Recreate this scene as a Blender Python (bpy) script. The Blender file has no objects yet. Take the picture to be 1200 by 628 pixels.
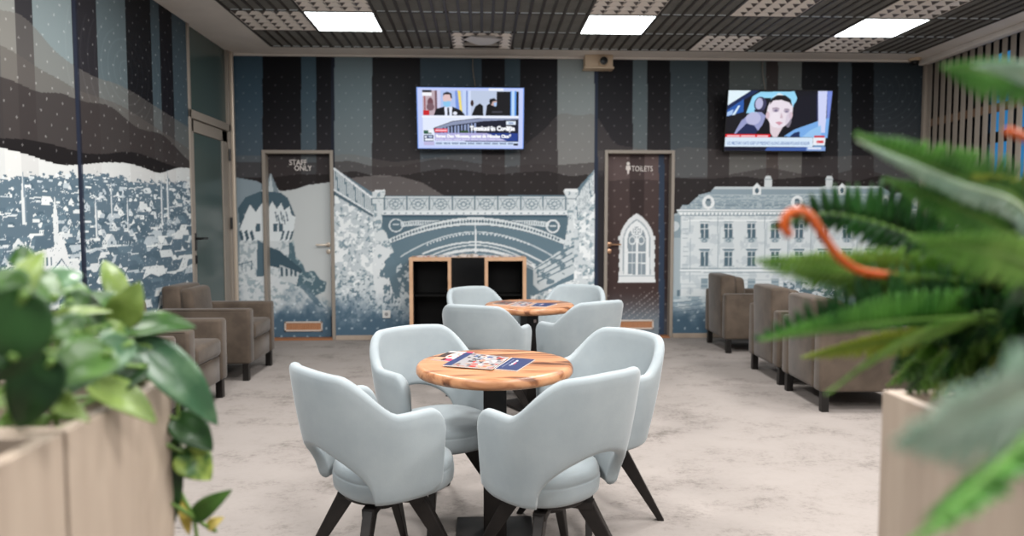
import bpy, bmesh, math, random
import numpy as np
from mathutils import Vector, Matrix

random.seed(7)
C = bpy.context.scene.collection
PI = math.pi

# ------------------------------------------------------------------ survey of the place
FPX, PITCH, YAW, CAMH = 825.4, .0617, .0416, 1.238
_F = np.array([math.sin(YAW)*math.cos(PITCH), math.cos(YAW)*math.cos(PITCH), -math.sin(PITCH)])
_R = np.array([math.cos(YAW), -math.sin(YAW), 0.])
_U = np.cross(_R, _F)
_C = np.array([0, 0, CAMH])
def ray(u, v): return _F + _R*((u-600)/FPX) + _U*((314-v)/FPX)
def at_y(u, v, y): d = ray(u, v); return Vector(_C + d*(y/d[1]))
def at_x(u, v, x): d = ray(u, v); return Vector(_C + d*(x/d[0]))
def at_z(u, v, z): d = ray(u, v); return Vector(_C + d*((z-CAMH)/d[2]))
def to_px(P):
    d = P - _C
    w = d @ _F
    return 600 + FPX*(d @ _R)/w, 314 - FPX*(d @ _U)/w

YB = 7.579          # back wall
XL, XR = -2.604, 4.80
ZC = 3.013
YN = -2.2           # how far the room is built behind the camera

# ------------------------------------------------------------------ materials
def lin(c):
    c = np.asarray(c, float)/255.
    return np.where(c <= .04045, c/12.92, ((c+.055)/1.055)**2.4)
def col4(c): return tuple(float(x) for x in lin(c)) + (1.,)
_mats = {}
def mat(name, c=(128, 128, 128), rough=.6, metal=0., spec=.4, emit=None, estr=0., sheen=0.):
    if name in _mats: return _mats[name]
    m = bpy.data.materials.new(name); m.use_nodes = True
    b = m.node_tree.nodes['Principled BSDF']
    b.inputs['Base Color'].default_value = col4(c)
    b.inputs['Roughness'].default_value = rough
    b.inputs['Metallic'].default_value = metal
    b.inputs['Specular IOR Level'].default_value = spec
    if sheen:
        b.inputs['Sheen Weight'].default_value = sheen
        b.inputs['Sheen Roughness'].default_value = .4
    if emit is not None:
        b.inputs['Emission Color'].default_value = col4(emit)
        b.inputs['Emission Strength'].default_value = estr
    _mats[name] = m
    return m
def nmat(name, c1, c2, scale=8., detail=4., rough=.7, lo=.35, hi=.65, stretch=(1, 1, 1), bump=0., bscale=None, spec=.3,
         sheen=0., metal=0., distort=0., coord='Object', c3=None):
    """two-tone noise material"""
    if name in _mats: return _mats[name]
    m = mat(name, c1, rough, metal, spec, sheen=sheen)
    nt = m.node_tree; N = nt.nodes; Lk = nt.links; b = N['Principled BSDF']
    tc = N.new('ShaderNodeTexCoord'); mp = N.new('ShaderNodeMapping'); mp.inputs['Scale'].default_value = stretch
    Lk.new(tc.outputs[coord], mp.inputs['Vector'])
    nz = N.new('ShaderNodeTexNoise'); nz.inputs['Scale'].default_value = scale; nz.inputs['Detail'].default_value = detail
    nz.inputs['Roughness'].default_value = .6; nz.inputs['Distortion'].default_value = distort
    Lk.new(mp.outputs[0], nz.inputs['Vector'])
    r = N.new('ShaderNodeValToRGB'); r.color_ramp.elements[0].position = lo; r.color_ramp.elements[1].position = hi
    r.color_ramp.elements[0].color = col4(c1); r.color_ramp.elements[1].color = col4(c2)
    if c3 is not None:
        e = r.color_ramp.elements.new((lo+hi)/2); e.color = col4(c3)
    Lk.new(nz.outputs['Fac'], r.inputs[0]); Lk.new(r.outputs[0], b.inputs['Base Color'])
    if bump:
        n2 = N.new('ShaderNodeTexNoise'); n2.inputs['Scale'].default_value = bscale or scale*6; n2.inputs['Detail'].default_value = 3
        Lk.new(tc.outputs[coord], n2.inputs['Vector'])
        bp = N.new('ShaderNodeBump'); bp.inputs['Strength'].default_value = bump; bp.inputs['Distance'].default_value = .01
        Lk.new(n2.outputs['Fac'], bp.inputs['Height']); Lk.new(bp.outputs[0], b.inputs['Normal'])
    return m
def amat(name, rough=.55, spec=.3, emit=0.):
    """material that shows the printed colours stored in the mesh's colour attribute"""
    if name in _mats: return _mats[name]
    m = mat(name, (120, 120, 120), rough, 0, spec)
    nt = m.node_tree; b = nt.nodes['Principled BSDF']
    a = nt.nodes.new('ShaderNodeVertexColor'); a.layer_name = 'print'
    if emit:
        b.inputs['Base Color'].default_value = (.01, .01, .01, 1)
        nt.links.new(a.outputs['Color'], b.inputs['Emission Color']); b.inputs['Emission Strength'].default_value = emit
    else:
        nt.links.new(a.outputs['Color'], b.inputs['Base Color'])
    return m

M_ceil = nmat('white_ceiling_paint', (214, 206, 198), (222, 214, 206), 3., rough=.8)
M_louv = nmat('dark_louvre', (128, 126, 121), (140, 138, 132), 5., rough=.5, spec=.4)
M_bar = mat('louvre_bar', (66, 60, 55), .5)
M_plen = mat('plenum', (46, 45, 44), .9)
M_rail = mat('rail_edge', (222, 230, 232), .3, .2)
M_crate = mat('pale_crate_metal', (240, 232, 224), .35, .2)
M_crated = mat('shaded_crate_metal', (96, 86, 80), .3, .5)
M_lampf = mat('lamp_frame', (200, 200, 198), .5)
M_lamp = mat('lamp_diffuser', (240, 245, 246), .5, emit=(240, 247, 249), estr=9.)
M_blackp = mat('black_plastic', (14, 14, 15), .35)
M_blackl = nmat('black_leg_wood', (20, 17, 16), (30, 26, 24), 20., rough=.45)
M_frame = mat('grey_door_frame', (142, 133, 123), .5, .1)
M_metal = mat('brushed_metal', (200, 186, 170), .35, .4)
M_brass = mat('warm_metal', (190, 150, 120), .3, .8)
M_glassg = mat('green_frosted_glass', (66, 80, 77), .22, 0, .5)
M_skirt = nmat('skirting', (150, 136, 122), (164, 150, 136), 6., rough=.6)
M_vent = mat('vent_frame', (190, 178, 168), .5)
M_ventw = nmat('vent_core', (180, 130, 96), (160, 112, 80), 40., rough=.7, stretch=(8, 1, .3))
M_sign = mat('sign_white', (214, 206, 200), .6)
M_fabric = nmat('ice_blue_velvet', (139, 148, 152), (149, 157, 160), 5., rough=.75, sheen=.25, bump=.05, bscale=220, spec=.25)
M_taupe = nmat('taupe_suede', (68, 59, 51), (88, 77, 67), 5., 5., rough=.85, sheen=.2, bump=.05, bscale=160, spec=.2)
M_dleg = mat('dark_square_leg', (20, 17, 16), .4)
M_maple = nmat('maple_planter', (148, 133, 119), (161, 146, 131), 4., 4., rough=.55, stretch=(6, 6, .6))
M_oak = nmat('oak_shelf', (190, 150, 118), (204, 166, 134), 6., 4., rough=.5, stretch=(1, 4, 1))
M_shelfin = mat('black_compartment', (6, 6, 6), .5, 0, .15)
M_shelfin2 = mat('black_gloss_door', (9, 9, 10), .16)
M_soil = nmat('soil', (30, 24, 18), (60, 48, 36), 60., rough=.95, bump=.6)
M_paper = mat('paper', (214, 210, 206), .6)
M_slat = nmat('taupe_wood_slat', (128, 118, 108), (140, 130, 119), 5., rough=.6, stretch=(1, 1, .1))
M_slatb = mat('brown_rail', (96, 72, 54), .6)
M_void = mat('dark_window_frame', (12, 12, 14), .5)
M_blue = mat('blue_window_pane', (20, 60, 100), .2, emit=(56, 132, 188), estr=.7)
M_cambox = mat('cream_box', (198, 176, 150), .5)
M_cord = mat('grey_cord', (120, 110, 98), .6)

def m_carpet():
    m = mat('mottled_carpet', (170, 160, 150), .95, 0, .1)
    nt = m.node_tree; N = nt.nodes; L = nt.links; b = N['Principled BSDF']
    tc = N.new('ShaderNodeTexCoord')
    def noise(s, d, st, rough=.65, dist=0.):
        mp = N.new('ShaderNodeMapping'); mp.inputs['Scale'].default_value = st; L.new(tc.outputs['Object'], mp.inputs[0])
        n = N.new('ShaderNodeTexNoise'); n.inputs['Scale'].default_value = s; n.inputs['Detail'].default_value = d
        n.inputs['Roughness'].default_value = rough; n.inputs['Distortion'].default_value = dist
        L.new(mp.outputs[0], n.inputs['Vector']); return n
    a = noise(2.6, 14, (1, 1.25, 1), .78, .1); c = noise(40., 5, (1, 1.2, 1), .75); w = noise(.9, 3, (1, 1, 1))
    mx = N.new('ShaderNodeMath'); mx.operation = 'MULTIPLY_ADD'; mx.inputs[1].default_value = .34
    L.new(c.outputs['Fac'], mx.inputs[0]); L.new(a.outputs['Fac'], mx.inputs[2])
    m2 = N.new('ShaderNodeMath'); m2.operation = 'MULTIPLY_ADD'; m2.inputs[1].default_value = .18
    L.new(w.outputs['Fac'], m2.inputs[0]); L.new(mx.outputs[0], m2.inputs[2])
    r = N.new('ShaderNodeValToRGB'); e = r.color_ramp.elements
    e[0].position = .60; e[0].color = col4((108, 102, 97)); e[1].position = .84; e[1].color = col4((143, 136, 131))
    x = e.new(.69); x.color = col4((133, 126, 121)); x = e.new(.745); x.color = col4((140, 133, 128))
    L.new(m2.outputs[0], r.inputs[0]); L.new(r.outputs[0], b.inputs['Base Color'])
    bp = N.new('ShaderNodeBump'); bp.inputs['Strength'].default_value = .25; bp.inputs['Distance'].default_value = .004
    f = noise(300., 2, (1, 1, 1)); L.new(f.outputs['Fac'], bp.inputs['Height']); L.new(bp.outputs[0], b.inputs['Normal'])
    return m
def m_tabletop():
    m = mat('striped_walnut_top', (200, 150, 105), .32, 0, .45)
    nt = m.node_tree; N = nt.nodes; L = nt.links; b = N['Principled BSDF']
    tc = N.new('ShaderNodeTexCoord'); mp = N.new('ShaderNodeMapping'); mp.inputs['Scale'].default_value = (1.5, 12, 8)
    mp.inputs['Rotation'].default_value = (0, 0, .42)
    L.new(tc.outputs['Object'], mp.inputs[0])
    n = N.new('ShaderNodeTexNoise'); n.inputs['Scale'].default_value = 1.15; n.inputs['Detail'].default_value = 5; n.inputs['Distortion'].default_value = 1.1
    L.new(mp.outputs[0], n.inputs['Vector'])
    r = N.new('ShaderNodeValToRGB'); e = r.color_ramp.elements
    e[0].position = .34; e[0].color = col4((80, 48, 31)); e[1].position = .70; e[1].color = col4((186, 138, 102))
    x = e.new(.43); x.color = col4((138, 90, 60)); x = e.new(.50); x.color = col4((172, 122, 86))
    L.new(n.outputs['Fac'], r.inputs[0]); L.new(r.outputs[0], b.inputs['Base Color'])
    return m
M_carpet = m_carpet(); M_top = m_tabletop()

# ------------------------------------------------------------------ object helpers
def link_mesh(name, me, material=None, parent=None, loc=None):
    o = bpy.data.objects.new(name, me); C.objects.link(o)
    if material is not None and len(me.materials) == 0:
        for m in (material if isinstance(material, (list, tuple)) else [material]): me.materials.append(m)
    if parent is not None: o.parent = parent
    if loc is not None: o.location = loc
    return o
def obj(name, bm, material=None, parent=None, smooth=False, loc=None, angle=None):
    me = bpy.data.meshes.new(name); bm.normal_update(); bm.to_mesh(me); bm.free()
    if smooth:
        me.shade_smooth()
        if angle: me.set_sharp_from_angle(angle=math.radians(angle))
    return link_mesh(name, me, material, parent, loc)
def tag(o, label, cat, group=None, kind=None):
    o['label'] = label; o['category'] = cat
    if group: o['group'] = group
    if kind: o['kind'] = kind
    return o
def thing(name, label, cat, loc=(0, 0, 0), rz=0., group=None):
    o = bpy.data.objects.new(name, None); C.objects.link(o); o.empty_display_size = .1
    o.location = loc; o.rotation_euler = (0, 0, rz)
    return tag(o, label, cat, group)
def struct(name, bm, material, parent=None, **k):
    o = obj(name, bm, material, parent, **k)
    if parent is None: o['kind'] = 'structure'
    return o
def dup(root, loc, rz, label=None, group=None):
    r = root.copy(); C.objects.link(r); r.location = loc; r.rotation_euler = (0, 0, rz)
    if label: r['label'] = label
    if group: r['group'] = group
    for ch in list(root.children):
        c = ch.copy(); C.objects.link(c); c.parent = r
        for g in list(ch.children):
            d = g.copy(); C.objects.link(d); d.parent = c
    return r
def merge(bm, part, mi=0, M=None):
    if M is not None: bmesh.ops.transform(part, matrix=M, verts=part.verts)
    for f in part.faces: f.material_index = mi
    me = bpy.data.meshes.new('tmp'); part.to_mesh(me); part.free()
    bm.from_mesh(me); bpy.data.meshes.remove(me)
    return bm
def rbox(bm, x0, x1, y0, y1, z0, z1, r=0., seg=2, mi=0, M=None):
    p = bmesh.new(); bmesh.ops.create_cube(p, size=1)
    for v in p.verts:
        v.co = Vector(((x0+x1)/2 + v.co.x*(x1-x0), (y0+y1)/2 + v.co.y*(y1-y0), (z0+z1)/2 + v.co.z*(z1-z0)))
    if r: bmesh.ops.bevel(p, geom=list(p.edges), offset=r, segments=seg, profile=.5, affect='EDGES')
    return merge(bm, p, mi, M)
def NB(): return bmesh.new()
def box(*a, **k): return rbox(NB(), *a, **k)
def tube(bm, pts, r, n=8, mi=0, taper=None, cap=True):
    pts = [Vector(p) for p in pts]; rings = []
    for i, p in enumerate(pts):
        t = (pts[min(i+1, len(pts)-1)] - pts[max(i-1, 0)]).normalized()
        a = t.orthogonal().normalized() if i == 0 else (a - t*a.dot(t)).normalized()
        b = t.cross(a); rr = r if taper is None else r*taper[i]
        rings.append([bm.verts.new(p + (a*math.cos(2*PI*k/n) + b*math.sin(2*PI*k/n))*rr) for k in range(n)])
    for A, B in zip(rings, rings[1:]):
        for k in range(n):
            f = bm.faces.new((A[k], A[(k+1) % n], B[(k+1) % n], B[k])); f.material_index = mi
    if cap:
        bm.faces.new(rings[0][::-1]).material_index = mi; bm.faces.new(rings[-1]).material_index = mi
    return bm
def lathe(bm, prof, n=64, mi=0):
    rings = []
    for r, z in prof:
        rings.append([bm.verts.new((r*math.cos(2*PI*k/n), r*math.sin(2*PI*k/n), z)) for k in range(n)])
    for A, B in zip(rings, rings[1:]):
        for k in range(n):
            bm.faces.new((A[k], A[(k+1) % n], B[(k+1) % n], B[k])).material_index = mi
    bm.faces.new(rings[0][::-1]); bm.faces.new(rings[-1])
    return bm
def spline(P, n=8):
    P = [Vector(p) for p in P]; out = []
    Q = [P[0]*2-P[1]] + P + [P[-1]*2-P[-2]]
    for i in range(1, len(Q)-2):
        for k in range(n):
            t = k/n; a, b, c, d = Q[i-1:i+3]
            out.append(.5*((2*b) + (c-a)*t + (2*a-5*b+4*c-d)*t*t + (3*b-a-3*c+d)*t**3))
    return out + [P[-1]]
def text_bm(s, size, bold=0., width=None, align='LEFT'):
    cu = bpy.data.curves.new('lettering', 'FONT'); cu.body = s; cu.size = size; cu.offset = bold; cu.align_x = align
    cu.fill_mode = 'FRONT'; cu.resolution_u = 3
    o = bpy.data.objects.new('lettering_source', cu); C.objects.link(o)
    bpy.context.view_layer.update()
    me = bpy.data.meshes.new_from_object(o.evaluated_get(bpy.context.evaluated_depsgraph_get()))
    bpy.data.objects.remove(o); bpy.data.curves.remove(cu)
    bm = NB(); bm.from_mesh(me); bpy.data.meshes.remove(me)
    if width:
        xs = [v.co.x for v in bm.verts]; w = max(xs)-min(xs); x0 = min(xs)
        for v in bm.verts: v.co.x = (v.co.x-x0)*width/w
    return bm

# ------------------------------------------------------------------ print painter (colours of printed surfaces)
def hash2(i, j, s=0):
    n = (i.astype(np.int64)*374761393 + j.astype(np.int64)*668265263 + s*1442695041) & 0x7fffffff
    n = ((n ^ (n >> 13))*1274126177) & 0x7fffffff
    return ((n ^ (n >> 16)) & 0xffff)/65535.
def vnoise(x, y, s=0):
    i = np.floor(x); j = np.floor(y); a = x-i; b = y-j; a = a*a*(3-2*a); b = b*b*(3-2*b)
    return (hash2(i, j, s)*(1-a)+hash2(i+1, j, s)*a)*(1-b) + (hash2(i, j+1, s)*(1-a)+hash2(i+1, j+1, s)*a)*b
def fbm(x, y, o=4, s=0):
    t = 0; w = .5; n = 0
    for k in range(o):
        t = t + w*vnoise(x*2**k, y*2**k, s+k); n += w; w *= .55
    return t/n
def sstep(a, b, x):
    t = np.clip((x-a)/(b-a), 0, 1); return t*t*(3-2*t)
class Paint:
    def __init__(s, U, V, base=(90, 110, 124)):
        s.U = U; s.V = V; s.c = np.empty((len(U), 3)); s.c[:] = base; s.g = None
    def near(s, x0, x1, y0, y1):
        if s.g is not None:   # regular grid: (u0, du, nu, v0, dv, nv)
            u0, du, nu, v0, dv, nv = s.g
            i = np.arange(max(0, int((x0-u0)/du)), min(nu, int((x1-u0)/du)+2)); j = np.arange(max(0, int((y0-v0)/dv)), min(nv, int((y1-v0)/dv)+2))
            return (i[:, None]*nv+j[None, :]).ravel()
        return np.nonzero((s.U >= x0) & (s.U <= x1) & (s.V >= y0) & (s.V <= y1))[0]
    def put(s, mask, c, a=1.):
        c = np.asarray(c, float)
        if np.isscalar(a): s.c[mask] = s.c[mask]*(1-a) + (c if c.ndim == 1 else c[mask])*a
        else: s.c[mask] = s.c[mask]*(1-a[mask][:, None]) + (c if c.ndim == 1 else c[mask])*a[mask][:, None]
    def poly(s, P, c=None, a=1.):
        P = np.asarray(P, float); lo = P.min(0); hi = P.max(0)
        idx = s.near(lo[0], hi[0], lo[1], hi[1])
        if len(idx) == 0: return idx
        x = s.U[idx]; y = s.V[idx]; ins = np.zeros(len(idx), bool)
        for (x1, y1), (x2, y2) in zip(P, np.roll(P, -1, 0)):
            if y1 == y2: continue
            h = ((y1 > y) != (y2 > y)) & (x < (x2-x1)*(y-y1)/(y2-y1) + x1); ins ^= h
        idx = idx[ins]
        if c is not None: s.put(idx, c, a)
        return idx
    def line(s, P, w, c, a=1.):
        for (x1, y1), (x2, y2) in zip(P, P[1:]):
            k = s.near(min(x1, x2)-w, max(x1, x2)+w, min(y1, y2)-w, max(y1, y2)+w)
            if len(k) == 0: continue
            dx, dy = x2-x1, y2-y1; l2 = dx*dx+dy*dy+1e-9
            t = np.clip(((s.U[k]-x1)*dx + (s.V[k]-y1)*dy)/l2, 0, 1)
            d = np.hypot(s.U[k]-x1-t*dx, s.V[k]-y1-t*dy)
            s.put(k[d <= w/2], c, a)
    def rect(s, x0, y0, x1, y1, c, a=1.): 
        k = s.near(x0, x1, y0, y1); s.put(k[(s.U[k] >= x0) & (s.U[k] < x1) & (s.V[k] >= y0) & (s.V[k] < y1)], c, a)
    def ell(s, x, y, rx, ry, c, a=1., r0=0.):
        k = s.near(x-rx, x+rx, y-ry, y+ry); d = np.hypot((s.U[k]-x)/rx, (s.V[k]-y)/ry); s.put(k[(d <= 1) & (d >= r0)], c, a)
    def ridge_at(s, P, x, w):
        g = np.linspace(P[0, 0], P[-1, 0], 1500); y = np.interp(g, P[:, 0], P[:, 1]); k = max(3, int(w/(g[1]-g[0])))
        ker = np.hanning(k+2); y = np.convolve(np.pad(y, k, mode='edge'), ker/ker.sum(), 'same')[k:-k]; return np.interp(x, g, y)
    def under(s, P, c, a=1., soft=0.):
        """fill below a ridge line"""
        P = np.asarray(P, float); y = s.ridge_at(P, s.U, 26.)
        s.put(np.nonzero(s.V >= y)[0], c, a)
    def stip(s, idx, c, thr=.5, sc=5., o=4, seed=0, a=1., sy=1.):
        n = fbm(s.U[idx]/sc, s.V[idx]/sc*sy, o, seed); s.put(idx[n > thr], c, a)
    def dots(s, mask, c, px=19., py=10., r=1.0, a=.6, skew=.0):
        v = (s.V/py); row = np.floor(v); u = s.U/px + .5*(row % 2) + skew*row
        d = np.hypot((u-np.floor(u)-.5)*px, (v-row-.5)*py); s.put(np.nonzero(mask & (d < r))[0], c, a)
def printed_grid(name, pts, nu, nv, rgb, material, parent=None, keep=None, gain=1.):
    """quad grid mesh; pts (nu*nv,3), colours in attribute 'print'"""
    me = bpy.data.meshes.new(name)
    i, j = np.meshgrid(np.arange(nu-1), np.arange(nv-1), indexing='ij'); a = (i*nv+j).ravel()
    q = np.stack([a, a+nv, a+nv+1, a+1], 1)
    if keep is not None: q = q[keep(pts[q].mean(1))]
    used = np.zeros(len(pts), bool); used[q.ravel()] = True
    remap = np.cumsum(used)-1; q = remap[q]; pts = pts[used]; rgb = rgb[used]
    me.vertices.add(len(pts)); me.vertices.foreach_set('co', pts.astype(np.float32).ravel())
    me.loops.add(q.size); me.loops.foreach_set('vertex_index', q.astype(np.int32).ravel())
    me.polygons.add(len(q)); me.polygons.foreach_set('loop_start', (np.arange(len(q))*4).astype(np.int32))
    me.update(calc_edges=True)
    at = me.color_attributes.new('print', 'FLOAT_COLOR', 'POINT')
    L = np.ones((len(pts), 4), np.float32); q_ = lin(np.clip(rgb, 0, 255)); L[:, :3] = q_*gain if gain != MURAL_GAIN else q_*(.52+.86*(q_@np.array((.25,.6,.15)))[:, None]**.3)
    at.data.foreach_set('color', L.ravel())
    me.validate()
    return link_mesh(name, me, material, parent)

MURAL_GAIN = 1.001
SLATE = np.array((92, 112, 124)); PALE = np.array((196, 202, 204)); DARKB = np.array((40, 33, 33))
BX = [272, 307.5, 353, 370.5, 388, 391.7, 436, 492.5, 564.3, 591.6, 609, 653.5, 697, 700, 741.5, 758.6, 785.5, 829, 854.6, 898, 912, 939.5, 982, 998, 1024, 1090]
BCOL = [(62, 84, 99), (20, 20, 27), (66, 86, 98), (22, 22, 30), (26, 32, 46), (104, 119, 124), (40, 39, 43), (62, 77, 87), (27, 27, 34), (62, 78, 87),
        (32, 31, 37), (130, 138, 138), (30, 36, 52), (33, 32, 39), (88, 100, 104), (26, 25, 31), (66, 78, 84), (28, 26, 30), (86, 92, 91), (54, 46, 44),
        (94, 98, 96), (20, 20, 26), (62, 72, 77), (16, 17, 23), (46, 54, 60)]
def paint_back(P):
    U, V = to_px(P); p = Paint(U, V); rng = random.Random(3)
    # vertical stripes that fade to a warm haze lower down
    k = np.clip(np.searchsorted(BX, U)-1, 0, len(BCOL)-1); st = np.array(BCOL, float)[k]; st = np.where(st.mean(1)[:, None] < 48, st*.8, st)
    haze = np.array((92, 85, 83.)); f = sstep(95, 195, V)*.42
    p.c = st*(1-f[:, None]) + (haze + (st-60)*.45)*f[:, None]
    rid0 = [(0, 182), (392, 182), (410, 180), (430, 184), (460, 190), (500, 186), (540, 180), (600, 182), (640, 150), (656, 131), (668, 134), (682, 136), (697, 131), (720, 170), (785, 178), (800, 172), (830, 174), (880, 180), (950, 184), (1090, 180)]
    p.under(rid0, (112, 103, 98), .32)
    rid1 = [(0, 192), (300, 190), (392, 190), (410, 188), (440, 196), (470, 195), (510, 186), (540, 188), (590, 196), (625, 192), (660, 193), (700, 190), (790, 208), (830, 208), (870, 202), (900, 196), (960, 208), (1010, 196), (1050, 210), (1090, 215)]
    p.under(rid1, (58, 51, 51), .52)
    rid2 = [(0, 208), (320, 208), (350, 204), (392, 204), (415, 200), (445, 208), (480, 204), (520, 197), (550, 200), (580, 205), (610, 202), (640, 200), (670, 207), (697, 203), (785, 208), (830, 210), (870, 206), (900, 211), (960, 206), (1000, 214), (1030, 205), (1060, 214), (1090, 218)]
    p.under(rid2, (34, 28, 28), .7); p.poly([(392, 214), (415, 208), (445, 205), (470, 207), (495, 214), (520, 229), (392, 229)], (150, 144, 142), .5); p.poly([(700, 208), (720, 204), (742, 205), (742, 176), (700, 176)], (120, 112, 110), .2)
    dark = V < 240
    p.dots(dark & (V > 88), (190, 190, 190), 15, 9.5, .95, .26)
    # faint fan of dotted arcs
    for cx, cy, r0 in ((870, 128, 10), (1030, 105, 6), (812, 128, 12)):
        d = np.hypot(U-cx, (V-cy)*1.1); m = (V < 165) & (V > 92) & (d < 60) & (np.mod(d, 8) < 1.3) & (U > cx-12)
        p.put(np.nonzero(m)[0], (150, 155, 155), .07)
    blue_bottom = np.array((74, 98, 116.))
    def fade(u0, u1, v0, v1, seed):
        n = (fbm(U/14, V/20, 4, seed)-.5)*40; m = (U >= u0) & (U < u1) & (V > 200)
        p.put(np.nonzero(m)[0], blue_bottom, sstep(v0, v1, V+n))
        p.dots(m & (V > v0+8), (196, 206, 210), 15, 9.5, 1.15, .55)
    # ---------------- tower panel (272-392)
    T = lambda L: [(200+x/2.856, 180+y/2.856) for x, y in L]
    m = (U < 391.7)
    hill = np.interp(U, [272, 300, 316, 330, 345, 360, 391], [207, 212, 219, 224, 222, 217, 213])
    p.put(np.nonzero(m & (V > hill))[0], (176, 180, 180)); p.put(np.nonzero(m & (V > hill) & (U < 309))[0], (128, 142, 150))
    p.poly(T([(225, 182), (250, 150), (300, 132), (335, 72), (368, 135), (392, 150), (418, 212), (412, 250), (398, 300), (268, 300), (235, 285)]), PALE)
    p.poly(T([(335, 65), (306, 128), (365, 135)]), (120, 134, 142))
    p.poly(T([(335, 65), (325, 130), (345, 132)]), (168, 178, 182))
    p.poly(T([(225, 182), (250, 146), (300, 126), (368, 130), (392, 148), (418, 212), (404, 205), (398, 175), (380, 190), (370, 165), (355, 185), (340, 160), (322, 190), (306, 165), (285, 195), (265, 170), (248, 205), (240, 190)]), (74, 96, 108))
    p.poly(T([(225, 182), (232, 250), (248, 210), (240, 190)]), (74, 96, 108))
    for x in (285, 310, 344, 362): p.poly(T([(x, 235), (x+14, 235), (x+14, 262), (x, 262)]), (76, 98, 110))
    for x, d in ((228, 8), (246, 8), (264, 8), (374, -8), (390, -8), (404, -8)):
        p.poly(T([(x, 262), (x+9, 255), (x+9+d, 285), (x+d, 292)]), (70, 92, 104))
    for i in range(5): p.line(T([(350+i*9, 195+(i % 2)*12), (356+i*9, 225+(i % 2)*10)]), 1.4, (90, 110, 122))
    b = p.poly(T([(232, 292), (400, 292), (396, 420), (330, 440), (225, 440)]), (184, 190, 192)); p.stip(b, (150, 162, 168), .56, 4, seed=11)
    p.poly(T([(290, 288), (330, 310), (330, 412), (288, 410)]), (84, 106, 118))
    p.line(T([(228, 372), (272, 360), (270, 388)]), 1.3, (96, 116, 126)); p.line(T([(240, 368), (240, 392)]), 1.2, (96, 116, 126))
    b = p.poly(T([(395, 300), (412, 290), (418, 345), (440, 365), (452, 395), (480, 392), (500, 420), (522, 430), (516, 462), (470, 480), (420, 470), (395, 420)]), (84, 108, 118))
    p.stip(b, (150, 164, 168), .6, 4, seed=12)
    p.poly(T([(330, 312), (365, 325), (440, 388), (436, 402), (395, 392), (330, 375)]), (66, 88, 100))
    b = p.poly(T([(365, 372), (430, 398), (422, 440), (370, 424)]), (178, 184, 186))
    for x in (368, 384, 400, 414): p.poly(T([(x, 378+(x-368)*.3), (x+7, 380+(x-368)*.3), (x+7, 412), (x, 408)]), (70, 92, 104))
    p.poly(T([(330, 405), (400, 432), (470, 470), (540, 520), (330, 560), (225, 560), (225, 430)]), (188, 193, 195), .9)
    b = p.poly(T([(225, 420), (400, 430), (540, 500), (540, 560), (225, 560)]));  p.stip(b, (120, 140, 149), .57, 4, seed=13, a=.6)
    p.poly(T([(420, 430), (455, 440), (520, 520), (490, 510)]), (92, 114, 126), .8)
    fade(260, 391.7, 340, 372, 21)
    p.rect(388.3, 60, 391.9, 400, (28, 34, 50))
    # ---------------- bridge panel (392-697)
    B = lambda L: [(380+x/2.855, 180+y/2.855) for x, y in L]
    top = np.interp(U, [391.7, 440, 448, 660, 672, 697], [197, 228, 229, 229, 226, 198])
    m = (U > 391.7) & (U < 697); ins = m & (V > top)
    p.put(np.nonzero(ins)[0], (98, 120, 132))
    n = fbm(U/10, V/13, 5, 31); 
    b = p.poly(B([(33, 60), (165, 150), (165, 250), (190, 330), (180, 520), (33, 640)])); p.put(b, (176, 184, 188)); p.stip(b, (124, 143, 152), .60, 3.2, 4, 32); p.stip(b, (206, 210, 211), .56, 5, 4, 52)
    b = p.poly(B([(33, 400), (180, 420), (250, 480), (285, 520), (285, 640), (33, 640)])); p.stip(b, (186, 193, 196), .47, 6, 6, 33); p.stip(b, (110, 130, 140), .58, 3, 4, 53)
    p.poly(B([(33, 45), (165, 148), (165, 205), (33, 125)]), (104, 124, 134))
    for i in range(22):
        x = 35+i*6; y = 52+(x-33)*.78; p.line(B([(x, y), (x, y+66-i*.6)]), .9, (200, 205, 207))
    p.line(B([(33, 50), (165, 152)]), 2.2, (206, 210, 212)); p.line(B([(33, 122), (165, 204)]), 2.2, (206, 210, 212))
    p.poly(B([(33, 125), (165, 205), (165, 214), (33, 138)]), (80, 102, 114))
    # parapet
    p.poly(B([(195, 140), (815, 140), (815, 192), (195, 192)]), (182, 189, 192))
    p.line(B([(195, 142), (815, 142)]), 1.6, (92, 112, 124)); p.line(B([(195, 150), (815, 150)]), .9, (140, 152, 160))
    for i in range(9):
        x = 200+i*76
        p.rect(380+(x-2)/2.855, 230, 380+(x+3)/2.855, 246, (104, 124, 134))
        if i < 8:
            cx, cy = 380+(x+38)/2.855, 180+169/2.855
            p.ell(cx, cy, 7.6, 6.6, (116, 134, 144), r0=.86); p.ell(cx, cy, 3.6, 3.2, (116, 134, 144), r0=.6)
            for q in range(8):
                a = q*PI/4; p.line([(cx+3*math.cos(a), cy+2.6*math.sin(a)), (cx+7*math.cos(a), cy+6*math.sin(a))], .7, (120, 138, 147))
            for sx in (-1, 1): p.line([(cx+sx*10.5, 232), (cx+sx*8, 238), (cx+sx*10.5, 245)], .8, (120, 138, 147))
    p.poly(B([(190, 192), (815, 192), (815, 204), (190, 204)]), (198, 203, 205)); p.poly(B([(190, 204), (815, 204), (815, 212), (190, 212)]), (66, 90, 104))
    for i in range(26): p.rect(380+(200+i*24)/2.855, 180+196/2.855, 380+(206+i*24)/2.855, 180+203/2.855, (130, 146, 155))
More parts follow.
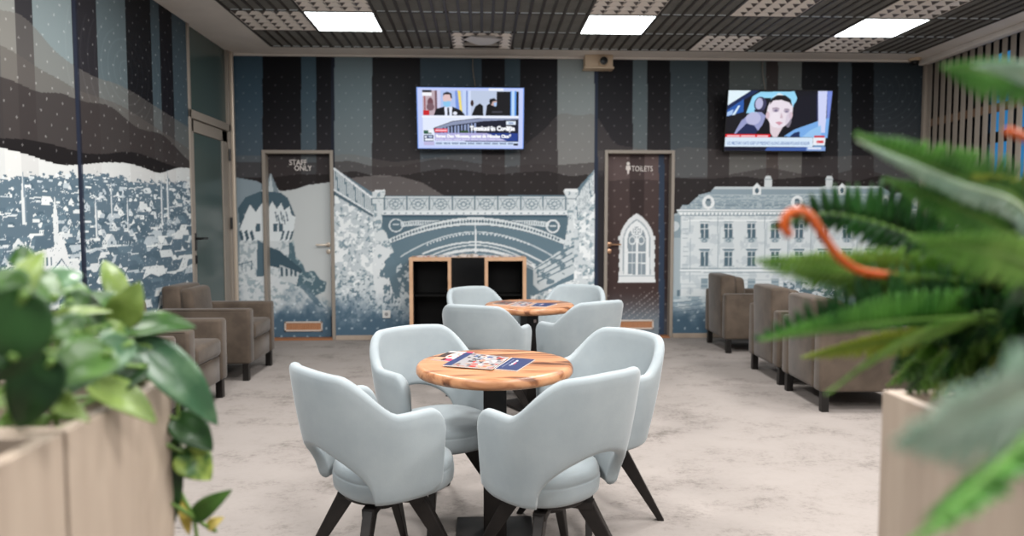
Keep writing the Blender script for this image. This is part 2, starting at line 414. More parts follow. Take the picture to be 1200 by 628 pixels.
    # arch
    def arc(xa, ya, xc, yc, xb, yb, n=60):
        t = np.linspace(-1, 1, n); x = np.where(t < 0, xc+(xc-xa)*t, xc+(xb-xc)*t)
        y = np.where(t < 0, yc+(ya-yc)*(np.abs(t)**1.9), yc+(yb-yc)*(np.abs(t)**1.9)); return list(zip(x, y))
    o = arc(205, 290, 505, 212, 808, 290); q = arc(212, 305, 505, 240, 800, 305)
    p.poly(B([(190, 212), (815, 212), (810, 300), (700, 260), (505, 225), (300, 265), (205, 300)]), (86, 108, 120))
    for i in range(18):
        x = 262+i*8; p.ell(380+x/2.855, 180+(232+max(0, 300-x)*.12)/2.855, 2.1, 3.2, (186, 193, 196), r0=.5)
        x = 610+i*8; p.ell(380+x/2.855, 180+(232+max(0, x-700)*.12)/2.855, 2.1, 3.2, (186, 193, 196), r0=.5)
    p.poly(B(o + q[::-1]), (192, 198, 200))
    mid = [((a[0]+c[0])/2, (a[1]+c[1])/2) for a, c in zip(o, q)]
    for i in range(2, 58):
        x, y = B([mid[i]])[0]; d = 1.7
        p.poly([(x-d, y), (x, y-d-.6), (x+d, y), (x, y+d+.6)], (84, 106, 118))
    p.line(B(o), .9, (84, 106, 118)); p.line(B(q), 1.1, (74, 96, 108))
    p.ell(380+765/2.855, 180+243/2.855, 8, 8, (196, 201, 203), r0=.75); p.rect(644.5, 263.5, 652, 265.5, (180, 188, 191))
    p.ell(380+240/2.855, 180+240/2.855, 8.5, 8, (186, 193, 196), r0=.82); p.rect(460, 262, 468, 264, (170, 180, 184))
    # inner ribs
    p.poly(B([(215, 308)] + q[1:-1] + [(795, 308), (700, 390), (250, 390)]), (96, 118, 130))
    for (a, w, c) in ((arc(255, 345, 505, 262, 760, 340), 1.5, (176, 185, 189)), (arc(330, 335, 505, 296, 745, 372), 2.0, (192, 198, 200)), (arc(300, 372, 505, 306, 705, 372), 1.6, (186, 193, 196)), (arc(310, 388, 505, 336, 700, 388), 1.2, (160, 172, 178))):
        p.line(B(a), w, c)
    for a, s in ((arc(300, 382, 505, 322, 715, 386), 2.2), (arc(345, 305, 505, 268, 690, 305), 1.3)):
        for i, (x, y) in enumerate(B(a)):
            if i % 2 == 0 or s > 2: p.poly([(x-s, y), (x, y-s), (x+s, y), (x, y+s)], (196, 201, 203))
    p.line(B([(505, 235), (506, 330)]), 1.8, (196, 201, 203))
    # piers
    for L in ([(160, 128), (205, 128), (198, 150), (192, 250), (206, 262), (232, 330), (196, 350), (170, 300)], [(800, 125), (852, 125), (848, 150), (840, 235), (846, 300), (800, 320), (815, 235), (812, 150)]):
        b = p.poly(B(L), (190, 196, 198)); p.stip(b, (130, 148, 156), .62, 4, seed=35)
    p.line(B([(158, 150), (204, 150)]), 1.2, (100, 120, 130)); p.line(B([(803, 150), (850, 150)]), 1.2, (100, 120, 130))
    p.poly(B([(170, 130), (205, 126), (200, 120), (168, 122)]), (206, 210, 211)); p.poly(B([(800, 126), (852, 128), (846, 118), (806, 118)]), (206, 210, 211))
    b = p.poly(B([(176, 300), (236, 330), (200, 360), (240, 500), (170, 540), (160, 350)])); p.stip(b, (196, 201, 203), .46, 4, 5, 36, sy=.4)
    b = p.poly(B([(700, 385), (780, 330), (835, 305), (835, 400), (720, 460), (700, 440)]), (178, 186, 189)); p.stip(b, (104, 124, 134), .56, 6, 4, 37)
    for i in range(4): p.line(B([(705+i*4, 385+i*14), (830, 312+i*20)]), 1.4, (98, 120, 131))
    b = p.poly(B([(835, 160), (906, 50), (906, 640), (700, 640), (690, 480), (835, 420)]), (184, 191, 194)); p.stip(b, (132, 150, 158), .57, 4, 5, 38); p.stip(b, (208, 212, 213), .57, 5, 4, 54); 
    b = p.poly(B([(840, 150), (906, 52), (906, 130), (846, 215)])); p.put(b, (168, 178, 182)); p.stip(b, (112, 132, 142), .5, 3, 3, 39)
    for i in range(14):
        x = 842+i*5; y = 150-(x-840)*1.45; p.line(B([(x, y+6), (x, y+72)]), .8, (206, 210, 211))
    b = p.poly(B([(285, 345), (240, 380), (260, 520), (285, 560), (330, 560), (330, 345)])); p.stip(b, (176, 185, 189), .52, 4, 5, 40)
    fade(391.7, 697, 338, 380, 22)
    p.rect(696.6, 60, 700.6, 400, (40, 50, 70))
    m = (U >= 700.3) & (U < 787) & (V > 200)
    p.put(np.nonzero(m & (U < 712))[0], (44, 42, 48), .5)
    # ---------------- town hall panel (787-1090)
    H = lambda L: [(780+x/2.853, 180+y/2.853) for x, y in L]
    right = U > 786
    p.put(np.nonzero(right & (V > np.interp(U, [786, 793, 800, 1050, 1062, 1090], [252, 250, 240, 226, 226, 224])))[0], (150, 162, 168))
    p.poly(H([(770, 170), (800, 140), (870, 130), (1000, 120), (1000, 400), (770, 400)]), (184, 188, 188))
    p.poly(H([(0, 210), (50, 205), (50, 280), (0, 280)]), (128, 144, 152)); p.ell(790, 265, 6, 6, (176, 184, 188))
    p.poly(H([(30, 192), (60, 185), (100, 150), (112, 138), (150, 128), (166, 110), (720, 110), (750, 128), (800, 150), (860, 195)]), (134, 150, 159))
    p.poly(H([(166, 110), (720, 110), (724, 118), (160, 118)]), (180, 188, 191)); p.line(H([(112, 138), (790, 138)]), 1.4, (170, 180, 184))
    p.line(H([(60, 172), (820, 172)]), .9, (104, 124, 134)); p.line(H([(100, 152), (800, 152)]), .8, (160, 172, 178))
    b = p.poly(H([(112, 138), (790, 138), (830, 185), (60, 185)])); p.stip(b, (160, 172, 177), .55, 3, 3, 41, sy=3)
    for x in (143, 440, 735):
        cx, cy = 780+x/2.853, 180+163/2.853; p.ell(cx, cy, 7.2, 8, (204, 208, 209)); p.ell(cx, cy, 3.4, 4.6, (78, 100, 112)); p.poly([(cx-8, cy+8), (cx+8, cy+8), (cx+6, cy-2), (cx-6, cy-2)], (204, 208, 209), .35)
    for x in (305, 590):
        p.poly(H([(x-15, 138), (x-15, 112), (x, 98), (x+15, 112), (x+15, 138)]), (204, 208, 209)); p.ell(780+x/2.853, 180+124/2.853, 2.2, 3.4, (78, 100, 112))
    for x in (343, 547):
        p.poly(H([(x-12, 112), (x-12, 84), (x-8, 75), (x+8, 75), (x+12, 84), (x+12, 112)]), (190, 195, 196)); p.line(H([(x-12, 86), (x+12, 86)]), .9, (130, 146, 154))
    p.poly(H([(35, 186), (845, 186), (838, 204), (48, 204)]), (204, 208, 209)); p.line(H([(40, 194), (840, 194)]), 1.0, (112, 132, 142)); p.line(H([(52, 206), (835, 206)]), 1.3, (112, 132, 142))
    for i in range(60): p.rect(780+(56+i*13)/2.853, 180+197/2.853, 780+(61+i*13)/2.853, 180+204/2.853, (140, 155, 163))
    b = p.poly(H([(52, 208), (832, 208), (832, 640), (48, 640)]), (190, 196, 198)); 
    n2 = b[fbm(U[b]/9, V[b]/9, 3, 42) > .58]; p.put(n2, (176, 184, 188))
    p.rect(780+58/2.853, 180+222/2.853, 1075, 180+226/2.853, (206, 210, 211))
    for x in (175, 332, 408, 486, 640, 760): p.line(H([(x, 212), (x, 378)]), .9, (138, 153, 161)); p.line(H([(x+6, 212), (x+6, 378)]), .6, (160, 171, 177))
    for i in range(11): p.line(H([(58, 222+i*15), (74, 222+i*15)]), .7, (150, 163, 170)); 
    p.line(H([(82, 215), (82, 470)]), .8, (146, 160, 168))
    for i, x in enumerate((130, 210, 287, 366, 446, 526, 606, 686)):
        p.poly(H([(x-17, 226), (x+17, 226), (x+17, 230), (x-17, 230)]), (120, 138, 148))
        p.poly(H([(x-13, 233), (x+13, 233), (x+13, 282), (x-13, 282)]), (82, 104, 116)); p.line(H([(x, 233), (x, 282)]), 1.0, (196, 201, 203)); p.line(H([(x-13, 252), (x+13, 252)]), 1.0, (196, 201, 203))
        p.poly(H([(x-17, 282), (x+17, 282), (x+12, 296), (x-12, 296)]), (164, 175, 180)); p.line(H([(x-17, 283), (x+17, 283)]), 1.2, (110, 130, 140)); p.ell(780+x/2.853, 180+291/2.853, 3, 2.2, (110, 130, 140), r0=.5)
        p.poly(H([(x-20, 318), (x+20, 318), (x+16, 325), (x-16, 325)]), (110, 130, 140)); p.line(H([(x-20, 316), (x+20, 316)]), 1.1, (206, 210, 211))
        p.poly(H([(x-13, 328), (x+13, 328), (x+13, 374), (x-13, 374)]), (82, 104, 116)); p.line(H([(x, 328), (x, 374)]), 1.0, (180, 188, 191)); p.line(H([(x-13, 344), (x+13, 344)]), .8, (180, 188, 191))
        p.poly(H([(x-12, 418), (x+12, 418), (x+12, 452), (x-12, 452)]), (126, 143, 152)); p.line(H([(x-18, 376), (x+18, 376)]), 1.1, (130, 146, 155))
    p.line(H([(50, 384), (832, 384)]), 1.2, (116, 136, 146)); p.line(H([(50, 390), (832, 390)]), 2.0, (206, 210, 211)); p.line(H([(50, 396), (832, 396)]), .9, (130, 147, 156))
    for i in range(4): p.line(H([(50, 408+i*14), (832, 408+i*14)]), .6, (166, 177, 182))
    b = p.poly(H([(395, 430), (600, 425), (600, 500), (395, 490)])); p.stip(b, (88, 110, 122), .46, 5, 4, 43)
    for x in (43, 170, 212): p.poly(H([(x-4, 455), (x+4, 455), (x+5, 478), (x-5, 478)]), (96, 116, 127))
    b = p.poly(H([(0, 476), (860, 476), (860, 640), (0, 640)]), (140, 156, 165)); p.stip(b, (176, 186, 190), .52, 16, 4, 44, sy=5)
    for i in range(5): p.line(H([(20, 500+i*16), (120+i*10, 488+i*14)]), .9, (104, 126, 138))
    fade(786, 1100, 345, 378, 23)
    return p.c
def paint_door_toilet(P):
    U, V = to_px(P); p = Paint(U, V, (64, 50, 48))
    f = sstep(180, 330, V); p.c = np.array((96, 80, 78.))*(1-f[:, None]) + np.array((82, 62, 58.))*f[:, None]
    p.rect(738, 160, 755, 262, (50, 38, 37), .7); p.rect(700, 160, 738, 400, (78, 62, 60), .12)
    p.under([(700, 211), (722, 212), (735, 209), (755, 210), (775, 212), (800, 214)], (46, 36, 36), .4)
    p.put(np.nonzero((V < 211) & (V > 186) & (U < 760))[0], (96, 82, 82), .25)
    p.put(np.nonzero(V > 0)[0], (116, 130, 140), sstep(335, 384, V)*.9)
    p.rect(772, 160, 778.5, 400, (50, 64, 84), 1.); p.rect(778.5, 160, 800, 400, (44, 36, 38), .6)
    p.dots((V > 184), (180, 172, 170), 15, 9.5, 1.05, .38)
    for r in range(40, 80, 5):
        d = np.hypot(U-700, (V-320)*1.2); 
    d = U*.8 + V; m = (V > 340) & (V < 378) & (np.mod(d, 7) < 1.4) & (np.mod(U-V*.8, 5) < 2.4) & (U < 772) & (U+ V*1.2 > 1165)
    p.put(np.nonzero(m)[0], (190, 186, 184), .45)
    # gothic window
    W = lambda L: [(680+x/2.855, 180+y/2.855) for x, y in L]
    def goth(k, y0, y1, sh=0.):
        cx = 189; hw = 58*k; sp = y0+ (95*k)
        L = []
        for i in range(13):
            t = i/12*PI/3; L.append((cx+hw-2*hw*math.cos(t), sp-(sp-y0)*math.sin(t)/math.sin(PI/3)))
        R = [(2*cx-x, y) for x, y in L[::-1]]
        return [(cx-hw, y1)] + L + R[1:] + [(cx+hw, y1)]
    p.poly(W(goth(1., 200, 430)), (196, 199, 200))
    for i in range(5):
        y = 275+i*30
        for s in (-1, 1): p.rect(680+(189+s*58-3)/2.855, 180+y/2.855, 680+(189+s*58+3)/2.855, 180+(y+15)/2.855, (196, 199, 200))
    p.poly(W(goth(.80, 218, 412)), (150, 160, 166)); p.poly(W(goth(.72, 224, 410)), (204, 207, 208)); p.poly(W(goth(.52, 238, 404)), (128, 140, 148))
    p.ell(680+189/2.855, 180+258/2.855, 6.8, 6.4, (204, 207, 208), r0=.72)
    for a in range(4): p.ell(680+189/2.855+2.6*math.cos(a*PI/2+.78), 180+258/2.855+2.6*math.sin(a*PI/2+.78), 2.0, 2.0, (204, 207, 208), r0=.5)
    p.line(W([(189, 280), (189, 404)]), 2.6, (204, 207, 208))
    for x in (174, 204): p.ell(680+x/2.855, 180+290/2.855, 4.2, 5.4, (200, 204, 205), r0=.7); p.line(W([(x, 300), (x, 404)]), .8, (180, 187, 191))
    for y in (330, 366): p.line(W([(150, y), (228, y)]), 1.3, (200, 204, 205))
    p.poly(W([(130, 404), (248, 404), (252, 432), (126, 432)]), (200, 203, 204)); p.line(W([(130, 410), (248, 410)]), .9, (140, 152, 160))
    return p.c
def paint_left(P):
    Y = P[:, 1]; Z = P[:, 2]; P2 = P.copy(); P2[:, 1] = np.maximum(Y, 1.2); U, V = to_px(P2); p = Paint(U, V)
    rng = random.Random(11)
    # stripes laid out along the wall
    su = [0, 19, 39, 85, 114, 148, 177, 187, 202, 222]
    sc = [(126, 128, 124), (42, 40, 44), (112, 124, 126), (34, 32, 37), (82, 94, 98), (16, 16, 21), (66, 80, 87), (20, 19, 26), (64, 78, 86)]
    ys = [at_x(u, 50, XL)[1] for u in su]
    yy = np.where(Y < ys[0], ys[0] + np.mod(Y-ys[0], ys[-1]-ys[0]), Y)
    k = np.clip(np.searchsorted(ys, yy)-1, 0, len(sc)-1); st = np.array(sc, float)[k]; p.c = st.copy()
    def wpts(L): return [(at_x(u, v, XL)[1], at_x(u, v, XL)[2]) for u, v in L]
    def ridge(L, c, a):
        Q = wpts(L); q0 = Q[0]
        Q = [(0., q0[1]+.15), (1.6, q0[1]-.2), (2.6, q0[1]+.2), (3.4, q0[1]+.05)] + Q if Q[0][0] > 3.5 else Q
        Q = np.array(sorted(Q)); z = p.ridge_at(Q, Y, .42); m = Z <= z
        p.put(np.nonzero(m)[0], c, a)
    ridge([(0, 15), (10, 12), (19, 12), (40, 28), (52, 48), (66, 62), (85, 76), (110, 90), (130, 96), (150, 104), (222, 150)], (104, 100, 94), .55)
    ridge([(0, 53), (20, 62), (38, 75), (50, 84), (70, 92), (88, 105), (110, 112), (130, 118), (150, 128), (222, 175)], (84, 79, 75), .55)
    ridge([(0, 90), (20, 95), (36, 106), (50, 110), (72, 107), (86, 116), (100, 120), (128, 122), (138, 130), (150, 142), (165, 153), (188, 155), (200, 166), (222, 190)], (44, 38, 38), .7)
    ridge([(0, 163), (25, 162), (50, 166), (75, 173), (100, 180), (120, 181), (148, 177), (165, 180), (190, 190), (222, 201)], (22, 18, 19), .9)
    # wallpaper dots
    dz, dy = .075, .16
    row = np.floor(Z/dz); fy = Y/dy + .5*(row % 2) + row*.12; d = np.hypot((fy-np.floor(fy)-.5)*dy, (Z/dz-row-.5)*dz)
    p.put(np.nonzero((d < .0075))[0], (178, 178, 176), .42)
    dd = np.hypot((Y-5.35)*.9, Z-2.35); m = (np.mod(dd, .075) < .012) & (dd < .75) & (Z > 2.05) & (Y < 6.3) & (Z < 2.62)
    p.put(np.nonzero(m)[0], (150, 160, 162), .07)
    # pale hill and the town
    hl = np.array(sorted([(0., 1.9), (2., 1.95), (3.3, 1.72)] + wpts([(0, 173), (30, 180), (60, 191), (75, 194), (95, 193), (125, 190), (150, 191), (170, 197), (186, 204), (200, 199), (210, 196), (222, 197)])))
    zt = p.ridge_at(hl, Y, .35); town = Z <= zt
    p.put(np.nonzero(town)[0], (180, 181, 179)); p.put(np.nonzero(town)[0], st+70, .10)
    # town in wall coordinates: rows of houses that grow towards the viewer
    q = Paint(Y, Z); q.c = p.c; nz_ = int(round(ZC/.0065))+1; q.g = (Y[0], Y[nz_]-Y[0], len(Y)//nz_, Z[0], Z[1]-Z[0], nz_)
    zh = np.array(sorted([(0., 1.62), (3.5, 1.60)] + wpts([(0, 203), (30, 200), (60, 197), (95, 197), (120, 199), (150, 205), (185, 209), (222, 206)])))
    zz = np.interp(Y, zh[:, 0], zh[:, 1])
    den = sstep(-.02, .12, zz-Z); n = fbm(Y/.06, Z/.02, 4, 5)
    q.put(np.nonzero(town & (zz-Z > -.02) & (n < .15+den*.9))[0], (86, 104, 116))
    slate = [(84, 103, 116), (92, 112, 124), (74, 94, 107), (80, 99, 112)]; pales = [(190, 194, 193), (180, 185, 186), (160, 169, 174), (186, 190, 190)]
    Hs = []
    for i in range(2500):
        y = rng.uniform(2.2, 6.6); k = rng.random()**1.05; Hs.append((float(np.interp(y, zh[:, 0], zh[:, 1]))-.02-1.6*k, y, k))
    Hs.sort(key=lambda h: h[2])
    for z, y, k in Hs:
        s = (.013 + k*.105)*(1+max(0, y-4.6)*.38)*rng.uniform(.6, 1.5); w = s*rng.uniform(.9, 1.9); h = s*rng.uniform(.45, .9); r_ = rng.random(); t = rng.uniform(-.6, .6)*w; c = rng.choice(slate); e = rng.choice(pales)
        if r_ < .34:
            q.poly([(y-w, z), (y+w, z+t*.3), (y+w*.7+t*.5, z+h), (y-w*.6+t*.5, z+h)], c if rng.random() < .62 else e); q.poly([(y-w, z), (y+w*.35, z+t*.15), (y+w*.35, z-h*.8), (y-w, z-h*.8)], e)
            if s > .045:
                for a_ in range(4): q.rect(y-w*.9+a_*w*.27, z-h*.38, y-w*.78+a_*w*.27, z-h*.12, c)
        elif r_ < .56:
            q.poly([(y-w*.5, z), (y, z+h*.9), (y+w*.5, z), (y+w*.5, z-h*.7), (y-w*.5, z-h*.7)], e); q.poly([(y, z+h), (y+w*.55, z), (y+w*1.5, z+h*.1), (y+w, z+h)], c)
            if s > .04: q.rect(y-w*.12, z-h*.3, y+w*.06, z+h*.1, c); q.rect(y+w*.18, z-h*.5, y+w*.3, z-h*.2, c)
        elif r_ < .72:
            i_ = q.poly([(y-w, z-h), (y-w*.7, z+h*.6), (y, z+h*.9), (y+w*.8, z+h*.5), (y+w, z-h*.8)]); q.put(i_, c); q.stip(i_, e, .68, s*.3, 3, 8)
        else:
            q.line([(y-w*1.3, z), (y-w*.2, z+h*.4), (y+w, z+t*.4)], s*.2, e if r_ < .93 else c)
    for u, v, s in ((190, 240, .75), (197, 232, .8), (131, 236, .5), (113, 256, .6), (150, 254, .5), (28, 236, .6)):
        y, z = at_x(u, v, XL)[1], at_x(u, v, XL)[2]
        q.poly([(y-.03*s, z-.22*s), (y-.03*s, z+.1*s), (y, z+.3*s), (y+.03*s, z+.1*s), (y+.03*s, z-.22*s)], (182, 186, 186)); q.poly([(y, z+.3*s), (y+.005*s, z-.2*s), (y+.03*s, z-.2*s), (y+.03*s, z+.1*s)], (110, 126, 137))
    for u, v, s in ((66, 318, .6),):   # church with a pale front
        y, z = at_x(u, v, XL)[1], at_x(u, v, XL)[2]
        q.poly([(y-.34*s, z), (y-.34*s, z+.2*s), (y-.02*s, z+.26*s), (y+.1*s, z+.4*s), (y+.2*s, z+.2*s), (y+.26*s, z)], (188, 191, 191)); q.poly([(y-.36*s, z+.2*s), (y-.3*s, z+.36*s), (y+.05*s, z+.4*s), (y-.02*s, z+.25*s)], (80, 99, 112))
        q.poly([(y-.02*s, z+.26*s), (y-.02*s, z+.56*s), (y+.02*s, z+.78*s), (y+.06*s, z+.56*s), (y+.06*s, z+.3*s)], (184, 188, 188))
        for i in range(4): q.rect(y+(-.30+i*.07)*s, z+.06*s, y+(-.27+i*.07)*s, z+.15*s, (92, 112, 124))
        q.line([(y-.1*s, z-.01), (y+.1*s, z+.12*s), (y+.24*s, z-.01)], .012, (84, 103, 116))
    m = (zz-Z > .1) & town; n = fbm(Y/.018, Z/.014, 3, 17); q.put(np.nonzero(m & (n > .79))[0], (182, 186, 187), .8); q.put(np.nonzero(m & (n < .22))[0], (84, 103, 115), .8)
    p.c = q.c
    p.put(np.nonzero(town & (d < .006))[0], (200, 203, 203), .35)
    ysm = at_x(91, 140, XL)[1]
    p.put(np.nonzero(np.abs(Y-ysm) < .018)[0], (34, 40, 56))
    p.put(np.nonzero(np.abs(Y-ysm-.028) < .010)[0], (20, 24, 40), .6)
    return p.c

# ------------------------------------------------------------------ room shell
struct('floor', box(XL-.3, XR+.3, YN, YB+.3, -.1, 0), M_carpet)
# back wall with printed wallpaper, openings for the two doors
SD = (-2.32, -1.577, 2.02); TD = (1.312, 2.072, 2.035)
def grid_xz(x0, x1, z0, z1, y, st):
    nu = int(round((x1-x0)/st))+1; nv = int(round((z1-z0)/st))+1
    x, z = np.meshgrid(np.linspace(x0, x1, nu), np.linspace(z0, z1, nv), indexing='ij')
    return np.stack([x.ravel(), np.full(x.size, y), z.ravel()], 1), nu, nv
P, nu, nv = grid_xz(XL, XR, 0, ZC, YB, .0085)
def keep_back(c):
    k = np.ones(len(c), bool)
    for a, b, h in (SD, TD): k &= ~((c[:, 0] > a+.02) & (c[:, 0] < b-.02) & (c[:, 2] < h-.02))
    return k
M_print = amat('printed_wallpaper', .55, .18)
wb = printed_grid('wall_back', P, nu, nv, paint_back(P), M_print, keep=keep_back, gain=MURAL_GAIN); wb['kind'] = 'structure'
bm = NB()
for a, b in ((XL-.3, SD[0]), (SD[1], TD[0]), (TD[1], XR+.3)): rbox(bm, a, b, YB+.002, YB+.2, 0, ZC+.2)
rbox(bm, SD[0], SD[1], YB+.002, YB+.2, SD[2], ZC+.2); rbox(bm, TD[0], TD[1], YB+.002, YB+.2, TD[2], ZC+.2)
rbox(bm, XL-.3, XR+.3, YB+.2, YB+.24, 0, ZC+.2)
o = obj('wall_core', bm, M_plen, wb)
LST = .0065
# left wall: printed panels up to the glazed door
DY0, DY1, DZ = 6.425, 7.46, 2.235
def grid_yz(y0, y1, z0, z1, x, st):
    nu = int(round((y1-y0)/st))+1; nv = int(round((z1-z0)/st))+1
    y, z = np.meshgrid(np.linspace(y0, y1, nu), np.linspace(z0, z1, nv), indexing='ij')
    return np.stack([np.full(y.size, x), y.ravel(), z.ravel()], 1), nu, nv
P, nu, nv = grid_yz(2.0, DY0, 0, ZC, XL, LST)
wl = printed_grid('wall_left', P, nu, nv, paint_left(P), M_print, gain=MURAL_GAIN); wl['kind'] = 'structure'
bm = NB(); rbox(bm, XL-.2, XL-.002, YN, DY0, 0, ZC+.2); rbox(bm, XL-.2, XL-.12, DY0, YB+.2, 0, ZC+.2); rbox(bm, XL-.14, XL, 7.50, YB-.001, 0, ZC)
obj('wall_core', bm, M_plen, wl)
bm = NB(); rbox(bm, XL-.002, XL, YN, 2.0, 0, ZC); obj('wall_paint', bm, mat('plain_slate_paint', (92, 112, 124), .6), wl)
# glazed door on the left wall
d1 = struct('door_1', box(XL-.05, XL-.02, DY0+.1, DY1-.12, .08, DZ-.12), M_glassg)
bm = NB()
for a in ((DY0, DY0+.045), (DY1-.05, DY1)): rbox(bm, XL-.09, XL+.012, a[0], a[1], 0, ZC, .004)
rbox(bm, XL-.09, XL+.012, DY0, DY1, DZ-.045, DZ+.03, .004)
obj('door_frame', bm, M_frame, d1)
bm = NB()
for a in ((DY0+.05, DY0+.13), (DY1-.20, DY1-.055)): rbox(bm, XL-.06, XL-.008, a[0], a[1], .01, DZ-.05, .004)
rbox(bm, XL-.06, XL-.008, DY0+.05, DY1-.06, DZ-.16, DZ-.05, .004); rbox(bm, XL-.06, XL-.008, DY0+.05, DY1-.06, .01, .14, .004)
obj('door_leaf_frame', bm, M_frame, d1)
obj('transom_panel', box(XL-.05, XL-.02, DY0+.04, DY1-.04, DZ+.02, ZC), M_glassg, d1)
bm = NB(); rbox(bm, XL-.01, XL+.008, 6.495, 6.535, 1.0, 1.16, .004); tube(bm, [(XL, 6.515, 1.11), (XL+.05, 6.515, 1.11), (XL+.055, 6.53, 1.11), (XL+.055, 6.65, 1.11)], .011); rbox(bm, XL-.01, XL+.012, 6.495, 6.53, .88, .96, .004)
obj('door_handle', bm, M_blackp, d1)
bm = NB()
for z in (.3, 1.25, 1.95): tube(bm, [(XL+.012, DY1-.055, z-.06), (XL+.012, DY1-.055, z+.06)], .013)
obj('hinge', bm, M_blackp, d1)
struct('trim_1', box(XL-.01, XL+.035, 7.47, 7.515, 0, ZC, .006), M_metal)
# doors in the back wall
RY = YB+.085
def back_door(name, D, paint, hx, hdir, hmat):
    a, b, h = D
    P, nu, nv = grid_xz(a+.03, b-.03, .02, h-.03, RY, .0085)
    d = printed_grid(name, P, nu, nv, paint(P), M_print, gain=MURAL_GAIN); d['kind'] = 'structure'
    obj('leaf_core', box(a+.03, b-.03, RY+.002, RY+.04, .02, h-.03), M_plen, d)
    bm = NB(); y0 = YB-.018
    rbox(bm, a, a+.036, y0, RY+.05, 0, h, .004); rbox(bm, b-.036, b, y0, RY+.05, 0, h, .004); rbox(bm, a+.036, b-.036, y0, RY+.05, h-.036, h, .004)
    obj('door_frame', bm, M_frame, d)
    obj('threshold', box(a+.03, b-.03, YB-.02, RY+.05, 0, .018), mat('wood_threshold', (150, 100, 66), .5), d)
    z = 1.02; bm = NB()
    p = NB(); lathe(p, [(.025, 0), (.025, .008), (.02, .01)], 20); merge(bm, p, 0, Matrix.Translation((hx, RY, z)) @ Matrix.Rotation(PI/2, 4, 'X'))
    p = NB(); lathe(p, [(.025, 0), (.025, .008), (.02, .01)], 20); merge(bm, p, 0, Matrix.Translation((hx, RY, z-.075)) @ Matrix.Rotation(PI/2, 4, 'X'))
    tube(bm, [(hx, RY-.005, z), (hx, RY-.045, z), (hx+hdir*.012, RY-.052, z), (hx+hdir*.12, RY-.052, z)], .009)
    obj('door_handle', bm, hmat, d, smooth=True, angle=40)
    return d
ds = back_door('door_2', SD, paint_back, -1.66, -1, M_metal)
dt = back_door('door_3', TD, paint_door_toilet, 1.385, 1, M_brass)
def vent(d, u0, v0, u1, v1):
    A = at_y(u0, v1, RY-.004); B = at_y(u1, v0, RY-.004); t = .018
    bm = NB(); y0, y1 = RY-.012, RY-.001
    rbox(bm, A.x, B.x, y0, y1, A.z, A.z+t, .003); rbox(bm, A.x, B.x, y0, y1, B.z-t, B.z, .003)
    rbox(bm, A.x, A.x+t, y0, y1, A.z, B.z, .003); rbox(bm, B.x-t, B.x, y0, y1, A.z, B.z, .003)
    o = obj('vent_grille', bm, M_vent, d)
    bm = NB(); n = 28
    for i in range(n):
        x = A.x+t+(B.x-A.x-2*t)*(i+.5)/n; rbox(bm, x-.004, x+.004, RY-.008, RY-.002, A.z+t, B.z-t)
    rbox(bm, A.x+t, B.x-t, RY-.004, RY-.0015, A.z+t, B.z-t)
    obj('vent_slat', bm, M_ventw, o)
vent(ds, 333.5, 376.5, 378, 388.5); vent(dt, 723.5, 374.5, 766, 386)
def wall_text(s, u0, v0, v1, u1, d, y=RY-.003):
    A = at_y(u0, v1, y); B = at_y(u1, v0, y)
    b = text_bm(s, (B.z-A.z)/.70, .0012 if len(s) < 6 else .0004, B.x-A.x)
    zs = [v.co.y for v in b.verts]; k = (B.z-A.z)/(max(zs)-min(zs)); z0 = min(zs)
    for v in b.verts: v.co = Vector((A.x+v.co.x, y, A.z+(v.co.y-z0)*k))
    bmesh.ops.reverse_faces(b, faces=b.faces) if False else None
    return obj('sign_lettering', b, M_sign, d)
wall_text('STAFF', 339, 187, 193.5, 359.5, ds); wall_text('ONLY', 345, 194, 200, 365.5, ds); wall_text('TOILETS', 740, 194.5, 200.8, 765, dt)
bm = NB(); c = at_y(736.2, 195.5, RY-.003)   # pictogram
p = NB(); lathe(p, [(.018, 0), (.018, .002)], 16); merge(bm, p, 0, Matrix.Translation((c.x, RY-.002, c.z+.035)) @ Matrix.Rotation(PI/2, 4, 'X'))
for L in ([(-.022, .014), (.022, .014), (.028, -.03), (.012, -.035), (.009, -.075), (-.009, -.075), (-.012, -.035), (-.028, -.03)],):
    bm.faces.new([bm.verts.new((c.x+x, RY-.003, c.z+z)) for x, z in L])
obj('sign_pictogram', bm, M_sign, dt)
# skirting
bm = NB(); 
for a, b in ((SD[1], TD[0]), (TD[1], XR)): rbox(bm, a+.002, b, YB-.02, YB-.001, 0, .05, .004)
rbox(bm, XL, SD[0]-.002, YB-.02, YB-.001, 0, .05, .004)
struct('baseboard_back', bm, M_skirt)
struct('baseboard_left', box(XL+.001, XL+.018, YN, DY0-.01, 0, .05, .004), M_skirt)

# right wall: slatted screen in front of dark glazing
bm = NB(); y = YB-.07; i = 0
while y > 2.0:
    rbox(bm, XR, XR+.007, y-.064, y, .0, ZC-.06, .002); y -= .108; i += 1
rbox(bm, XR-.03, XR+.04, YB-.065, YB-.02, 0, ZC-.05, .004)
wr = struct('wall_right', bm, M_slat)
bm = NB()
for z in (2.33, 1.2, .25): rbox(bm, XR+.008, XR+.03, 1.6, YB-.07, z-.04, z+.04)
obj('cross_rail', bm, M_slatb, wr)
rbox_bm = box(XR+.16, XR+.2, YN, YB+.2, 0, ZC+.2); obj('wall_core', rbox_bm, M_void, wr)
bm = NB(); rbox(bm, XR, XR+.16, YN, 1.5, 0, ZC); obj('wall_paint', bm, mat('taupe_paint', (120, 108, 96), .7), wr)
w1 = struct('window_1', box(XR+.13, XR+.14, 1.7, 6.72, 1.0, 2.88), M_blue)
bm = NB()
for y in (1.65, 2.7, 3.75, 4.8, 5.75, 6.36, 6.76): rbox(bm, XR+.10, XR+.15, y-.045, y+.045, .9, 2.95)
